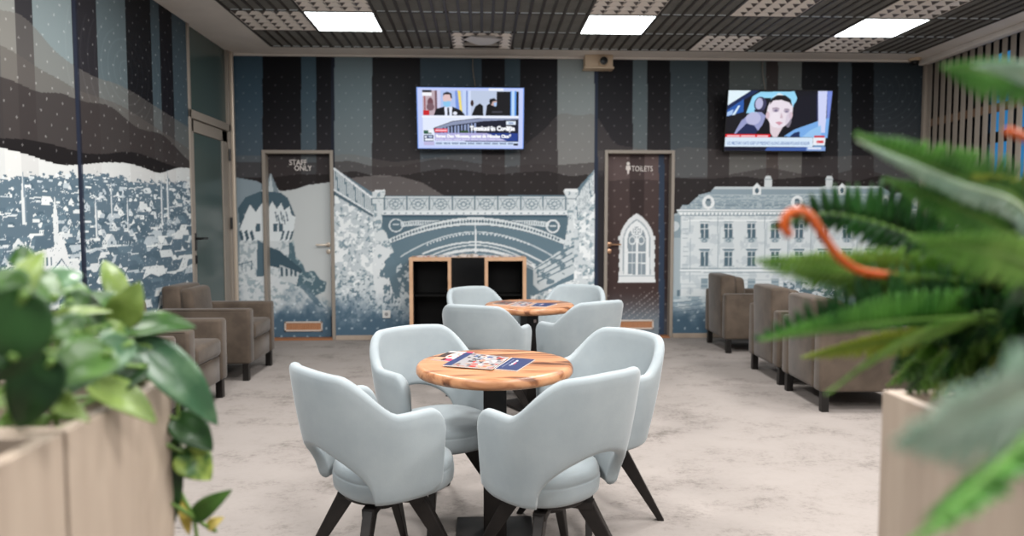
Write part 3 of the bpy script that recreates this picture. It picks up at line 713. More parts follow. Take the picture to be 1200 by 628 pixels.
rbox(bm, XR+.10, XR+.15, 1.6, 6.8, .9, 1.0); rbox(bm, XR+.10, XR+.15, 1.6, 6.8, 2.86, 2.96); rbox(bm, XR+.10, XR+.15, 1.6, 6.8, 2.02, 2.12)
obj('window_frame', bm, M_void, w1)

# ------------------------------------------------------------------ ceiling
GX, GY, TS = -2.103, 7.253, .6
bm = NB()
rbox(bm, XL-.3, XR+.3, YN, YB+.3, ZC+.14, ZC+.2, mi=1)
rbox(bm, XL-.2, GX, YN, YB, ZC, ZC+.06); rbox(bm, GX+11*TS, XR+.2, YN, YB, ZC, ZC+.06)
rbox(bm, GX, GX+11*TS, GY, YB, ZC, ZC+.06); rbox(bm, GX, GX+11*TS, YN, GY-5*TS, ZC, ZC+.06)
# stepped cornice along the right and back walls
rbox(bm, XR-.07, XR+.02, YN, YB, ZC-.055, ZC, .008); rbox(bm, XL, XR-.07, YB-.035, YB-.001, ZC-.022, ZC, .004)
struct('ceiling', bm, [M_ceil, M_plen])
bm = NB()   # T-rails between the tiles
for i in range(12): rbox(bm, GX+i*TS-.010, GX+i*TS+.010, GY-5*TS, GY, ZC-.004, ZC+.03)
for j in range(6): rbox(bm, GX, GX+11*TS, GY-j*TS-.010, GY-j*TS+.010, ZC-.003, ZC+.03)
struct('trim_2', bm, M_bar)

def tile_dark():
    r = thing('ceiling_tile', 'dark grey louvred ceiling tile among the other dark louvred tiles', 'ceiling tile', (0, 0, 0), 0, 'dark louvred ceiling tiles')
    h = TS/2-.011
    bm = NB()
    for k in range(1, 6): rbox(bm, -h+2*h*k/6-.011, -h+2*h*k/6+.011, -h, h, ZC-.002, ZC+.05)
    obj('louvre_bar', bm, M_bar, r)
    bm = NB()
    for k in range(20):
        y = -h + 2*h*(k+.5)/20; rbox(bm, -h, h, y-.003, y+.003, ZC+.004, ZC+.045)
    rbox(bm, -h, h, -h, h, ZC+.045, ZC+.05)
    obj('louvre_slat', bm, M_louv, r)
    bm = NB(); 
    for k in range(6):
        x0 = -h+2*h*k/6+.014; x1 = -h+2*h*(k+1)/6-.014; rbox(bm, x0, x1, h-.012, h-.004, ZC-.003, ZC+.036)
    obj('edge_reflector', bm, M_rail, r)
    return r
def crate_tile(label, broken=False):
    r = thing('reflector_tile', label, 'ceiling tile', (0, 0, 0), 0, 'pale egg crate ceiling tiles')
    h = TS/2-.011; n = 5; s = 2*h/n; bm = NB()
    for i in range(n):
        for j in range(n):
            if broken and 1 <= i <= 3 and 1 <= j: continue
            x0, y0 = -h+i*s, -h+j*s; t = .004; d = .031; e = s*.47
            lo = [(x0, y0), (x0+s, y0), (x0+s, y0+s), (x0, y0+s)]; 
            up = [(x0+e, y0+e), (x0+s-e, y0+e), (x0+s-e, y0+s-e), (x0+e, y0+s-e)]
            A = [bm.verts.new((x, y, ZC+.002)) for x, y in lo]; B = [bm.verts.new((x, y, ZC+.002+d)) for x, y in up]
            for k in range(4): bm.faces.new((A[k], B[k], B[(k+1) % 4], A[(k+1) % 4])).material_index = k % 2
    for i in range(n+1):
        if broken and i in (2, 3): continue
        rbox(bm, -h+i*s-.001, -h+i*s+.001, -h, h, ZC-.002, ZC+.004); rbox(bm, -h, h, -h+i*s-.001, -h+i*s+.001, ZC-.002, ZC+.004)
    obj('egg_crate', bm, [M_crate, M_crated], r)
    obj('backing', box(-h, h, -h, h, ZC+.092, ZC+.096), mat('crate_backing', (40, 36, 34), .8), r)
    if broken:
        bm = NB(); pts = []
        lo = [(-.11, -.20), (.13, -.21), (.20, -.12), (.09, .02), (.0, .13), (-.05, .02), (-.18, -.08)]
        A = [bm.verts.new((x, y, ZC-.012-.02*(i % 2))) for i, (x, y) in enumerate(lo)]; B = [bm.verts.new((x*.9, y*.9, ZC+.004)) for x, y in lo]
        bm.faces.new(A[::-1]); bm.faces.new(B)
        for k in range(7): bm.faces.new((A[k], A[(k+1) % 7], B[(k+1) % 7], B[k]))
        obj('torn_foil', bm, M_paper, r)
    return r
def tile_at(o, i, j): o.location = (GX+(i+.5)*TS, GY-(j+.5)*TS, 0)
LAMPS = {1: 'lit square ceiling panel above the tower mural, leftmost of three', 5: 'lit square ceiling panel near the middle, left of the small camera box', 9: 'lit square ceiling panel nearest the slatted right wall'}
CR = {(1, 2): 'pale egg crate tile on the camera side of the leftmost lit panel', (0, 1): 'egg crate tile at the left ceiling border beside the leftmost lit panel',
      (3, 0): None, (5, 2): 'pale egg crate tile on the camera side of the middle lit panel', (7, 0): 'half dark egg crate tile at the back edge left of the right television',
      (7, 2): 'shiny egg crate tile between the middle and right lit panels', (9, 0): 'pale egg crate tile between the right lit panel and the back wall', (9, 2): 'bluish egg crate tile on the camera side of the rightmost lit panel'}
dark0 = None; lamp0 = None; cr0 = None
for j in range(5):
    for i in range(11):
        if j == 1 and i in LAMPS:
            r = thing('ceiling_light', LAMPS[i], 'ceiling light', (0, 0, 0), 0, 'lit square ceiling panels')
            h = TS/2-.011; bm = NB()
            for a in ((-h, h, -h, -h+.007), (-h, h, h-.007, h), (-h, -h+.007, -h+.007, h-.007), (h-.007, h, -h+.007, h-.007)): rbox(bm, a[0], a[1], a[2], a[3], ZC-.006, ZC+.02)
            obj('frame', bm, M_lampf, r); obj('diffuser', box(-h+.007, h-.007, -h+.007, h-.007, ZC-.003, ZC+.012), M_lamp, r)
            tile_at(r, i, j); continue
        if (i, j) in CR:
            if (i, j) == (3, 0): r = crate_tile('broken egg crate tile with torn white foil above the left television', True)
            elif cr0 is None: r = cr0 = crate_tile(CR[(i, j)])
            else: r = dup(cr0, (0, 0, 0), 0, CR[(i, j)])
            tile_at(r, i, j); continue
        if dark0 is None: r = dark0 = tile_dark()
        else: r = dup(dark0, (0, 0, 0), 0)
        tile_at(r, i, j)

# little things on the ceiling and wall
def px_box(u0, v0, u1, v1, y): A = at_y(u0, v1, y); B = at_y(u1, v0, y); return A.x, B.x, A.z, B.z
x0, x1, z0, z1 = px_box(685, 56, 718, 74, YB-.10)
cb = thing('security_camera', 'small cream box with a black lens under the ceiling between the televisions', 'security camera', ((x0+x1)/2, YB, ZC))
xm = (x0+x1)/2; w = (x1-x0)/2
obj('housing', box(-w, w, -.13, -.001, -.125, -.0005, .008), M_cambox, cb)
obj('tray', box(-w-.01, w+.01, -.145, -.001, -.145, -.125, .004), M_cambox, cb)
p = NB(); lathe(p, [(.048, 0), (.05, .05), (.044, .06)], 24); bm = NB(); merge(bm, p, 0, Matrix.Translation((.04, -.125, -.075)) @ Matrix.Rotation(PI/2, 4, 'X')); o = obj('camera_barrel', bm, M_cambox, cb, smooth=True, angle=40)
p = NB(); lathe(p, [(.041, 0), (.041, .012), (.022, .018)], 24); bm = NB(); merge(bm, p, 0, Matrix.Translation((.04, -.184, -.077)) @ Matrix.Rotation(PI/2, 4, 'X')); obj('lens', bm, M_blackp, o, smooth=True, angle=40)
cc = thing('dome_camera', 'tiny dark dome camera tucked in the far right ceiling corner', 'security camera', (XR-.17, YB-.10, ZC))
bm = NB(); lathe(bm, [(.055, -.03), (.06, -.02), (.06, -.0005)], 24); obj('base', bm, M_cambox, cc, smooth=True, angle=40)
bm = NB(); lathe(bm, [(.012, -.072), (.03, -.064), (.043, -.048), (.046, -.031)], 24); obj('dome', bm, M_blackp, cc, smooth=True)
sk = thing('power_socket', 'small white power socket low on the bridge mural left of the shelf', 'socket', at_y(453, 368, YB))
obj('cover_plate', box(-.042, .042, -.012, -.001, -.042, .042, .004), mat('socket_white', (205, 205, 203), .4), sk)
bm = NB(); lathe(bm, [(.02, 0), (.02, .003)], 20); bmesh.ops.transform(bm, matrix=Matrix.Translation((0, -.012, 0)) @ Matrix.Rotation(PI/2, 4, 'X'), verts=bm.verts); o = obj('socket_well', bm, mat('socket_grey', (140, 140, 140), .5), sk)
for px, top, bot, lab in ((555.5, 66, 103, 'thin pale cable hanging from the ceiling to the left television'), (895, 69, 106, 'thin dark cable hanging from the ceiling to the right television')):
    A = at_y(px-1.5, top, YB-.02); B = at_y(px+2.5, bot+4, YB-.04); A.z = ZC-.023
    tag(obj('cable', tube(NB(), spline([A, A*.6+B*.4+Vector((-.012, 0, 0)), B], 5), .005, 6), M_cord, smooth=True), lab, 'cable')

# ------------------------------------------------------------------ televisions
M_scr = amat('screen_picture', .3, .2, emit=1.0)
TW, TH = 1.125, .645
def emis(name, c): return mat(name, (5, 5, 5), .5, emit=c, estr=1.)
def television(label, uc, vc, tilt, rz, paint, text, d):
    c = at_y(uc, vc, YB-d)
    t = thing('television', label, 'television', c, rz, 'wall televisions')
    R = Matrix.Rotation(tilt, 4, 'X')   # top leans into the room
    def loc(bm): bmesh.ops.transform(bm, matrix=R, verts=bm.verts); return bm
    bm = NB(); rbox(bm, -TW/2, TW/2, 0, .04, -TH/2, TH/2, .006); rbox(bm, -TW*.35, TW*.35, .04, .065, -TH*.35, TH*.3, .01)
    b = .010
    rbox(bm, -TW/2, TW/2, -.008, .0, -TH/2, -TH/2+b*1.4, .002); rbox(bm, -TW/2, TW/2, -.008, 0, TH/2-b, TH/2, .002)
    rbox(bm, -TW/2, -TW/2+b, -.008, 0, -TH/2, TH/2, .002); rbox(bm, TW/2-b, TW/2, -.008, 0, -TH/2, TH/2, .002)
    obj('housing', loc(bm), M_blackp, t)
    sw, sh = TW-2*b, TH-2.4*b; nu, nv = 300, 172
    x, z = np.meshgrid(np.linspace(-sw/2, sw/2, nu), np.linspace(-sh/2, sh/2, nv), indexing='ij')
    rgb = paint(((x+sw/2)/sw).ravel()*100, ((sh/2-z)/sh).ravel()*100)
    P = np.stack([x.ravel(), np.full(x.size, -.003), z.ravel()+b*.2], 1)
    Rn = np.array(R.to_3x3()); P = P @ Rn.T
    s = printed_grid('screen', P, nu, nv, rgb, M_scr, t)
    for k, (str_, x0, y0, x1, h, m, bold) in enumerate(text):
        bm = text_bm(str_, h/100*sh/.72, bold, (x1-x0)/100*sw)
        for v in bm.verts: v.co = Vector((-sw/2+x0/100*sw+v.co.x, -.005, sh/2-y0/100*sh+v.co.y))
        obj('caption', loc(bm), m, s)
    # bracket to the wall
    bm = NB(); rbox(bm, -.1, .1, d-.012-.001, d-.001, -.12, .12, .002); rbox(bm, -.03, .03, .06, d-.012, -.03, .03, .002)
    if rz: bmesh.ops.rotate(bm, verts=bm.verts, cent=(0, 0, 0), matrix=Matrix.Rotation(-rz, 3, 'Z'))
    obj('wall_bracket', bm, M_blackp, t)
    return t
def screen_news(U, V):
    p = Paint(U, V, (196, 208, 250)); z = lambda x, y: ((x-55)/8.35, (y-85)/4.77)
    def R(x0, y0, x1, y1, c, a=1.): A = z(x0, y0); B = z(x1, y1); p.rect(A[0], A[1], B[0], B[1], c, a)
    def Q(L, c, a=1.): p.poly([z(*q) for q in L], c, a)
    def E(x, y, rx, ry, c, a=1.): A = z(x, y); p.ell(A[0], A[1], rx/8.35, ry/4.77, c, a)
    R(615, 90, 730, 108, (240, 244, 255)); R(100, 108, 850, 305, (214, 224, 250)); 
    # left picture
    R(100, 108, 240, 300, (190, 170, 180)); R(195, 108, 212, 300, (120, 90, 100)); R(212, 108, 262, 300, (206, 206, 236)); R(240, 108, 465, 300, (176, 196, 240))
    R(112, 150, 120, 300, (150, 60, 60)); E(160, 200, 22, 35, (110, 70, 80)); E(160, 235, 30, 30, (120, 90, 100)); R(103, 262, 150, 300, (200, 30, 40))
    Q([(370, 108), (395, 108), (410, 300), (392, 300)], (240, 220, 120)); Q([(352, 108), (372, 108), (392, 300), (360, 300)], (120, 150, 225)); R(410, 108, 465, 300, (196, 214, 248)); R(440, 108, 450, 300, (120, 140, 200))
    Q([(185, 300), (205, 250), (270, 232), (335, 235), (400, 262), (430, 300)], (12, 12, 22)); Q([(268, 235), (330, 235), (326, 300), (272, 300)], (226, 232, 250)); Q([(292, 240), (304, 240), (308, 300), (290, 300)], (12, 14, 30))
    E(292, 165, 34, 46, (226, 196, 196)); Q([(258, 155), (262, 130), (290, 118), (325, 130), (330, 170), (318, 165), (312, 140), (270, 140)], (22, 20, 30)); Q([(258, 192), (318, 190), (312, 230), (285, 238), (262, 222)], (140, 200, 240)); E(352, 284, 16, 14, (226, 230, 245))
    # right picture
    R(475, 108, 850, 300, (190, 202, 226)); R(675, 115, 850, 300, (14, 14, 20)); R(785, 108, 830, 300, (90, 150, 230)); R(795, 108, 815, 300, (190, 220, 250))
    Q([(480, 300), (510, 230), (545, 205), (570, 225), (572, 300)], (10, 10, 16)); E(485, 205, 12, 24, (60, 40, 40)); Q([(590, 300), (600, 220), (640, 195), (675, 200), (690, 300)], (10, 10, 16)); E(652, 195, 26, 28, (200, 170, 165)); Q([(618, 195), (622, 172), (660, 165), (680, 185), (645, 190), (635, 215)], (14, 12, 18)); Q([(655, 200), (678, 196), (674, 228), (656, 230)], (170, 200, 240)); R(640, 265, 720, 280, (60, 60, 70))
    # lower picture
    R(92, 303, 850, 318, (240, 244, 255)); R(97, 318, 850, 505, (226, 234, 252)); Q([(180, 400), (330, 345), (520, 322), (850, 322), (850, 505), (440, 505), (190, 440)], (20, 24, 44)); Q([(200, 398), (330, 350), (560, 322), (850, 320), (850, 330), (560, 345), (330, 378), (200, 412)], (140, 150, 180))
    for i in range(11):
        x = 240+i*26; Q([(x, 400-i*4), (x+13, 398-i*4), (x+13, 440), (x, 440)], (150, 165, 205))
    Q([(390, 420), (450, 415), (460, 445), (390, 445)], (50, 80, 50)); R(190, 405, 292, 432, (232, 50, 74)); R(196, 413, 286, 424, (250, 200, 210))
    R(190, 438, 845, 500, (176, 172, 222)); Q([(600, 438), (845, 438), (845, 500), (760, 500)], (30, 60, 140)); R(752, 344, 826, 372, (226, 236, 250)); R(770, 352, 808, 364, (150, 170, 205))
    R(192, 508, 848, 535, (206, 222, 246)); R(810, 520, 846, 536, (10, 12, 24))
    for i in range(58):
        if i % 6 != 5: x = 198+i*10.5; R(x, 514, x+7.5, 526, (54, 70, 120), .75)
    for i in range(56):
        if i % 7 != 6: x = 200+i*9.8; R(x, 484, x+7, 494, (236, 238, 252), .8)
    R(104, 418, 165, 445, (40, 90, 70)); R(140, 410, 178, 438, (240, 244, 252)); R(104, 455, 180, 505, (20, 40, 90)); R(110, 462, 130, 476, (230, 236, 250)); R(112, 482, 176, 500, (236, 240, 252)); R(140, 462, 172, 474, (200, 215, 245)); R(104, 508, 184, 535, (190, 184, 222)); R(98, 105, 172, 124, (10, 12, 20)); R(98, 126, 170, 150, (244, 246, 252))
    p.c[(U < 1) | (V < 1) | (U > 99) | (V > 99)] = (120, 160, 240)
    return p.c
def screen_car(U, V):
    p = Paint(U, V, (14, 14, 24))
    def W(x, y):   # zoomed picture is a leaning quad
        ty = (y-75)/468; xl = 97-15*ty; xr = 890-54*ty; return ((x-xl)/(xr-xl)*100, ty*100)
    def Q(L, c, a=1.): p.poly([W(*q) for q in L], c, a)
    def E(x, y, rx, ry, c, a=1., r0=0.): A = W(x, y); p.ell(A[0], A[1], rx/7.7, ry/4.68, c, a, r0)
    Q([(90, 70), (275, 70), (85, 200)], (226, 242, 250)); Q([(275, 70), (340, 70), (80, 235), (80, 200)], (22, 40, 84)); Q([(80, 235), (215, 140), (215, 240), (80, 280)], (40, 90, 170)); Q([(130, 265), (175, 190), (190, 190), (150, 265)], (210, 232, 250)); Q([(78, 250), (140, 220), (130, 262), (78, 278)], (170, 200, 240))
    Q([(235, 250), (280, 120), (340, 85), (600, 80), (620, 130), (600, 200), (400, 240)], (150, 214, 246)); Q([(420, 140), (480, 90), (520, 110), (460, 140)], (220, 240, 250))
    Q([(360, 130), (420, 130), (430, 260), (360, 240)], (14, 14, 26)); E(340, 180, 45, 58, (60, 60, 92)); E(332, 175, 28, 44, (186, 186, 220)); Q([(295, 220), (380, 228), (370, 245), (300, 240)], (30, 30, 50))
    Q([(150, 410), (200, 310), (270, 245), (350, 240), (385, 270), (360, 340), (310, 410)], (150, 156, 200)); Q([(165, 410), (240, 330), (300, 345), (330, 390), (310, 410)], (28, 40, 82)); E(290, 290, 56, 50, (200, 200, 228), .7)
    Q([(310, 410), (360, 340), (410, 330), (420, 430), (320, 430)], (8, 8, 16)); 
    Q([(595, 180), (640, 120), (760, 95), (790, 140), (790, 290), (600, 360), (560, 310)], (16, 16, 30)); Q([(770, 90), (790, 130), (790, 300), (768, 300)], (34, 40, 84))
    Q([(415, 290), (545, 290), (600, 360), (640, 400), (640, 436), (330, 436), (360, 360)], (10, 10, 20)); Q([(412, 300), (545, 300), (500, 380), (470, 436), (440, 436), (420, 400)], (222, 206, 214))
    E(490, 235, 96, 128, (232, 222, 232)); E(398, 265, 14, 28, (216, 190, 200)); E(572, 265, 14, 28, (216, 190, 200)); Q([(398, 300), (440, 370), (490, 385), (545, 350), (570, 310), (600, 420), (400, 420)], (10, 10, 18), 0.); 
    Q([(410, 185), (425, 135), (470, 108), (530, 110), (572, 140), (582, 195), (560, 165), (500, 145), (440, 150)], (20, 16, 22)); E(458, 222, 26, 20, (186, 172, 190)); E(541, 228, 22, 18, (188, 174, 192)); E(460, 228, 13, 9, (120, 112, 138)); E(541, 234, 12, 8, (124, 116, 142)); Q([(432, 206), (485, 209), (485, 214), (434, 214)], (150, 132, 146)); Q([(522, 213), (564, 218), (560, 224), (522, 219)], (150, 132, 146)); E(455, 300, 40, 60, (240, 232, 240), .6); E(556, 300, 22, 60, (206, 194, 212), .6)
    Q([(500, 240), (516, 285), (490, 288)], (206, 184, 196)); Q([(455, 320), (485, 312), (515, 322), (486, 342)], (206, 150, 166))
    Q([(520, 430), (600, 375), (800, 300), (870, 275), (870, 440)], (120, 172, 232)); Q([(780, 75), (850, 75), (840, 280), (830, 400), (780, 400)], (206, 212, 246)); Q([(850, 75), (892, 75), (870, 280), (845, 290)], (120, 140, 216)); Q([(560, 436), (600, 400), (640, 390), (640, 436)], (24, 44, 90)); Q([(655, 436), (720, 380), (800, 340), (800, 436)], (150, 196, 240))
    Q([(85, 508), (370, 508), (840, 508), (836, 545), (80, 545)], (12, 18, 44)); Q([(380, 545), (400, 515), (700, 512), (690, 545)], (60, 90, 160)); Q([(690, 512), (832, 512), (830, 545), (690, 545)], (130, 160, 216)); Q([(700, 515), (800, 515), (800, 530), (700, 530)], (220, 228, 244))
    Q([(88, 412), (424, 412), (418, 438), (86, 438)], (222, 24, 40))
    for a, b in ((100, 192), (202, 308), (322, 404)):
        Q([(a, 420), (b, 420), (b, 434), (a, 434)], (246, 214, 220), .85)
    Q([(84, 438), (740, 438), (738, 512), (80, 512)], (214, 230, 246)); Q([(742, 438), (835, 438), (828, 500), (740, 500)], (232, 236, 244)); Q([(748, 422), (828, 422), (826, 437), (748, 437)], (200, 50, 66)); Q([(745, 498), (826, 498), (826, 512), (745, 512)], (110, 150, 190))
    return p.c
eW = emis('caption_white', (248, 250, 255)); eB = emis('caption_blue', (110, 140, 190)); eR = emis('caption_red', (214, 40, 56))
def znews(x, y): return (x-55)/8.35, (y-85)/4.77
a = znews(465, 415); b = znews(822, 415); c = znews(198, 472); d = znews(792, 472); e = znews(114, 500)
television('wall television showing two news pictures over a building, left of the toilet door', 551.5, 139, .17, 0, screen_news,
           [('Tensiuni în Coaliție', a[0], a[1], b[0], 7.0, eW, .0045), ('Surse: Dan Vîlceanu, certat de Nicolae Ciucă', c[0], c[1], d[0], 5.0, eW, .003)], .17)
television('wall television showing a man in a car over a news ticker, nearest the right wall', 911.5, 142, .17, 0, screen_car,
           [('U.S. MILITARY: NATO KEEP UP PRESENCE ALONG UKRAINE-POLAND BORDER', 2.5, 89.5, 83, 5.4, eB, .001), ('CNN', 89.5, 86.0, 96.6, 3.6, eR, .004)], .17)

# ------------------------------------------------------------------ shelf unit by the back wall
SY = 7.19
x0, x1, z0, z1 = px_box(480, 301.5, 617, 391.5, SY)
sh = thing('shelf_unit', 'light oak shelf unit with black compartments under the bridge mural', 'shelf', ((x0+x1)/2, SY, 0))
w = (x1-x0)/2; dp = YB-.03-SY; t = .038; zt = z1; zb = .115
bm = NB(); rbox(bm, -w, -w+t, 0, dp, zb, zt, .003); rbox(bm, w-t, w, 0, dp, zb, zt, .003); rbox(bm, -w+t, w-t, 0, dp, zt-t, zt, .003); rbox(bm, -w+t, w-t, 0, dp, zb, zb+t, .003)
obj('carcass', bm, M_oak, sh)
cw = (2*w-2*t)/3; zm = (zb+zt)/2
bm = NB()
for s in (-1, 1): rbox(bm, s*cw/2-.018, s*cw/2+.018, .004, dp, zb+t, zt-t, .002)
rbox(bm, -cw/2+.018, cw/2-.018, .004, dp, zm-.015, zm+.02, .002)
obj('divider', bm, M_oak, sh)
bm = NB(); rbox(bm, -w+t, w-t, dp-.02, dp-.002, zb+t, zt-t)
for s in (-1, 1):   # black inner boxes
    a, b = sorted((s*cw/2+s*.018, s*(w-t)))
    rbox(bm, a, a+.006, .03, dp-.02, zb+t, zt-t); rbox(bm, b-.006, b, .03, dp-.02, zb+t, zt-t); rbox(bm, a+.006, b-.006, .03, dp-.02, zt-t-.006, zt-t); rbox(bm, a+.006, b-.006, .03, dp-.02, zb+t, zb+t+.006)
obj('black_lining', bm, M_shelfin, sh)
for s in (-1, 1):
    a, b = sorted((s*cw/2+s*.024, s*(w-t-.006))); obj('shelf_board', box(a, b, .05, dp-.02, zm-.008, zm+.008), M_shelfin, sh)
obj('flush_door', box(-cw/2+.018, cw/2-.018, -.006, .012, zm+.022, zt-.001, .002), M_shelfin2, sh)
obj('lower_door', box(-cw/2+.02, cw/2-.02, .012, .03, zb+t, zm-.018, .002), M_shelfin2, sh)
for sx in (-1, 1):
    for y in (.03, dp-.07): obj('foot', box(sx*(w-.07)-.02, sx*(w-.07)+.02, y, y+.04, 0, zb, .003), M_blackp, sh)
# newspapers and leaflets spread on top
rng = random.Random(5)
labs = ['newspaper lying at the left end on top of the oak shelf unit', 'folded paper second from the left on top of the oak shelf unit', 'thick open magazine in the middle on top of the oak shelf unit',
        'loose leaflet right of centre on top of the oak shelf unit', 'magazine near the right end on top of the oak shelf unit']
for i, lab in enumerate(labs):
    x = (x0+x1)/2 - w*.74 + i*w*.37; y = SY+.16+rng.uniform(-.02, .02); bw, bd, th = .098, .085, (.012, .016, .03, .012, .014)[i]
    bm = NB(); n = 8; top = []; bot = []
    for k in range(n+1):
        u = -1+2*k/n; zz = th*(.45+.55*(1-abs(abs(u)-.5)*1.4)); top.append([bm.verts.new((u*bw, s*bd, zz)) for s in (-1, 1)]); bot.append([bm.verts.new((u*bw, s*bd, 0)) for s in (-1, 1)])
    for k in range(n):
        bm.faces.new((top[k][0], top[k+1][0], top[k+1][1], top[k][1])); bm.faces.new((bot[k][1], bot[k+1][1], bot[k+1][0], bot[k][0]))
        bm.faces.new((bot[k][0], bot[k+1][0], top[k+1][0], top[k][0])); bm.faces.new((top[k][1], top[k+1][1], bot[k+1][1], bot[k][1]))
    for k in (0, n): bm.faces.new((bot[k][0], top[k][0], top[k][1], bot[k][1]))
    o = obj('newspaper', bm, nmat('printed_paper_%d' % (i % 3), (206, 200, 196), ((170, 120, 110), (120, 130, 150), (150, 140, 130))[i % 3], 14., 3, .6, .5, .6, stretch=(1, 3, 1)))
    o.location = (x, y, zt+.0015); o.rotation_euler = (0, 0, rng.uniform(-.09, .09)); tag(o, lab, 'newspaper', 'papers on the oak shelf unit')

# ------------------------------------------------------------------ tub chairs
SEAT = .43
def superell(a, b, n, th): c, s = math.cos(th), math.sin(th); return a*math.copysign(abs(c)**(2/n), c), b*math.copysign(abs(s)**(2/n), s)
def chair_shell():
    # plan line from the left arm front round the back to the right arm front; the chair faces +y
    A, Bk, ext = .206, .192, .115; pts = []
    for i in range(121):
        th = -PI + PI*i/120; x, y = superell(A, Bk, 2.6, th); pts.append((x, y))
    for i in range(1, 13): pts.append((A-.012*(i/12)**2, ext*i/12)); pts.insert(0, (-A+.012*(i/12)**2, ext*i/12))
    P = np.array(pts); d = np.r_[0, np.cumsum(np.hypot(*np.diff(P, axis=0).T))]; d = d/d[-1]*2-1
    ts = np.sort(np.r_[np.linspace(-1, 1, 61), np.linspace(.36, .47, 14), -np.linspace(.36, .47, 14), np.linspace(.9, 1, 10), -np.linspace(.9, 1, 10)])
    ts = np.unique(np.round(ts, 5)); TH = .042
    bm = NB(); loops = []
    for t in ts:
        u = abs(t); x = np.interp(t, d, P[:, 0]); y = np.interp(t, d, P[:, 1])
        e = .01; tx = np.interp(min(t+e, 1), d, P[:, 0])-np.interp(max(t-e, -1), d, P[:, 0]); ty = np.interp(min(t+e, 1), d, P[:, 1])-np.interp(max(t-e, -1), d, P[:, 1])
        L = math.hypot(tx, ty); nx, ny = ty/L, -tx/L   # outward
        k = float(sstep(.27, .585, u)); top = .772 + .006*math.cos(u*5) - k*(.772-.645) - .010*max(0, (u-.60)/.40)
        if u > .84: q = (u-.84)/.16; top -= .115*(1-math.sqrt(max(0, 1-q*q)))
        bot = .338 + (.172*math.sqrt(max(0, 1-(u/.43)**2)) if u < .43 else 0) + (.03*((u-.8)/.2)**2 if u > .8 else 0)
        th = TH*(1 if u < .93 else math.sqrt(max(.03, 1-((u-.93)/.0705)**2)))
        h = th/2; lean = .15*(1-float(sstep(.3, .8, u))) + .03
        lp = []
        def P3(z, off):
            o = off + lean*(z-.36) + .010*math.sin((z-.36)/.45*PI); return bm.verts.new((x+nx*o, y+ny*o, z))
        zs = np.linspace(bot+h, top-h, 9)
        for z in zs: lp.append(P3(z, h))
        for q in (30, 60, 90, 120, 150): lp.append(P3(top-h+h*math.sin(math.radians(q)), h*math.cos(math.radians(q))))
        for z in zs[::-1]: lp.append(P3(z, -h))
        for q in (30, 60, 90, 120, 150): lp.append(P3(bot+h-h*math.sin(math.radians(q)), -h*math.cos(math.radians(q))))
        loops.append(lp)
    for a, b in zip(loops, loops[1:]):
        n = len(a)
        for k in range(n): bm.faces.new((a[k], b[k], b[(k+1) % n], a[(k+1) % n]))
    bm.faces.new(loops[0]); bm.faces.new(loops[-1][::-1])
    bmesh.ops.recalc_face_normals(bm, faces=bm.faces); return bm
def cushion(a, b, n, prof, cy=0, N=56):
    bm = NB(); rings = []
    for s, z in prof:
        R = []
        for k in range(N):
            x, y = superell(a*s if s > .2 else a*s, b*s, n, 2*PI*k/N); R.append(bm.verts.new((x, y+cy, z)))
        rings.append(R)
    for A, B in zip(rings, rings[1:]):
        for k in range(N): bm.faces.new((A[k], A[(k+1) % N], B[(k+1) % N], B[k]))
    bm.faces.new(rings[0][::-1]); bm.faces.new(rings[-1]); return bm
def make_chair(label, group):
    t = thing('tub_chair', label, 'chair', (0, 0, 0), 0, group)
    S = SEAT; sa = .190
    prof = [(.80, S-.112), (.93, S-.108), (.985, S-.095), (1., S-.07), (1., S-.05), (.995, S-.046), (.985, S-.043), (.99, S-.040), (.985, S-.028), (.955, S-.012), (.90, S-.003), (.8, S+.002), (.5, S+.008), (.2, S+.010), (.05, S+.010)]
    obj('seat', cushion(sa, .208, 2.4, prof, .052), M_fabric, t, smooth=True)
    obj('back_shell', chair_shell(), M_fabric, t, smooth=True)
    bm = NB(); lathe(bm, [(.125, S-.128), (.13, S-.124), (.13, S-.113)], 32); 
    for q in range(4):
        a = PI/4+q*PI/2; rbox(bm, 0, .155, -.022, .022, S-.155, S-.128, .003, M=Matrix.Rotation(a, 4, 'Z'))
    lathe_b = NB(); lathe(lathe_b, [(.05, S-.17), (.05, S-.155)], 20); merge(bm, lathe_b)
    obj('swivel_base', bm, M_blackl, t, smooth=True, angle=30)
    for q in range(4):
        a = PI/4+q*PI/2; bm = NB()
        T = [(.085, -.018), (.155, -.018), (.155, .018), (.085, .018)]; Bq = [(.285, -.012), (.312, -.012), (.312, .012), (.285, .012)]
        zt_ = S-.132; Mx = Matrix.Rotation(a, 4, 'Z')
        A = [bm.verts.new(Mx @ Vector((r, s, zt_))) for r, s in T]; B = [bm.verts.new(Mx @ Vector((r, s, 0))) for r, s in Bq]
        bm.faces.new(A); bm.faces.new(B[::-1])
        for k in range(4): bm.faces.new((A[k], B[k], B[(k+1) % 4], A[(k+1) % 4]))
        bmesh.ops.recalc_face_normals(bm, faces=bm.faces); bmesh.ops.bevel(bm, geom=list(bm.edges), offset=.003, segments=1, affect='EDGES')
        obj('leg', bm, M_blackl, t)
    return t
T1 = (.046, 2.73); T2 = (.317, 4.76)
chair0 = make_chair('pale blue tub chair nearest the camera on the left, seen from behind', 'pale blue tub chairs')
def face(x, y, tx, ty): return math.atan2(ty, tx) - PI/2
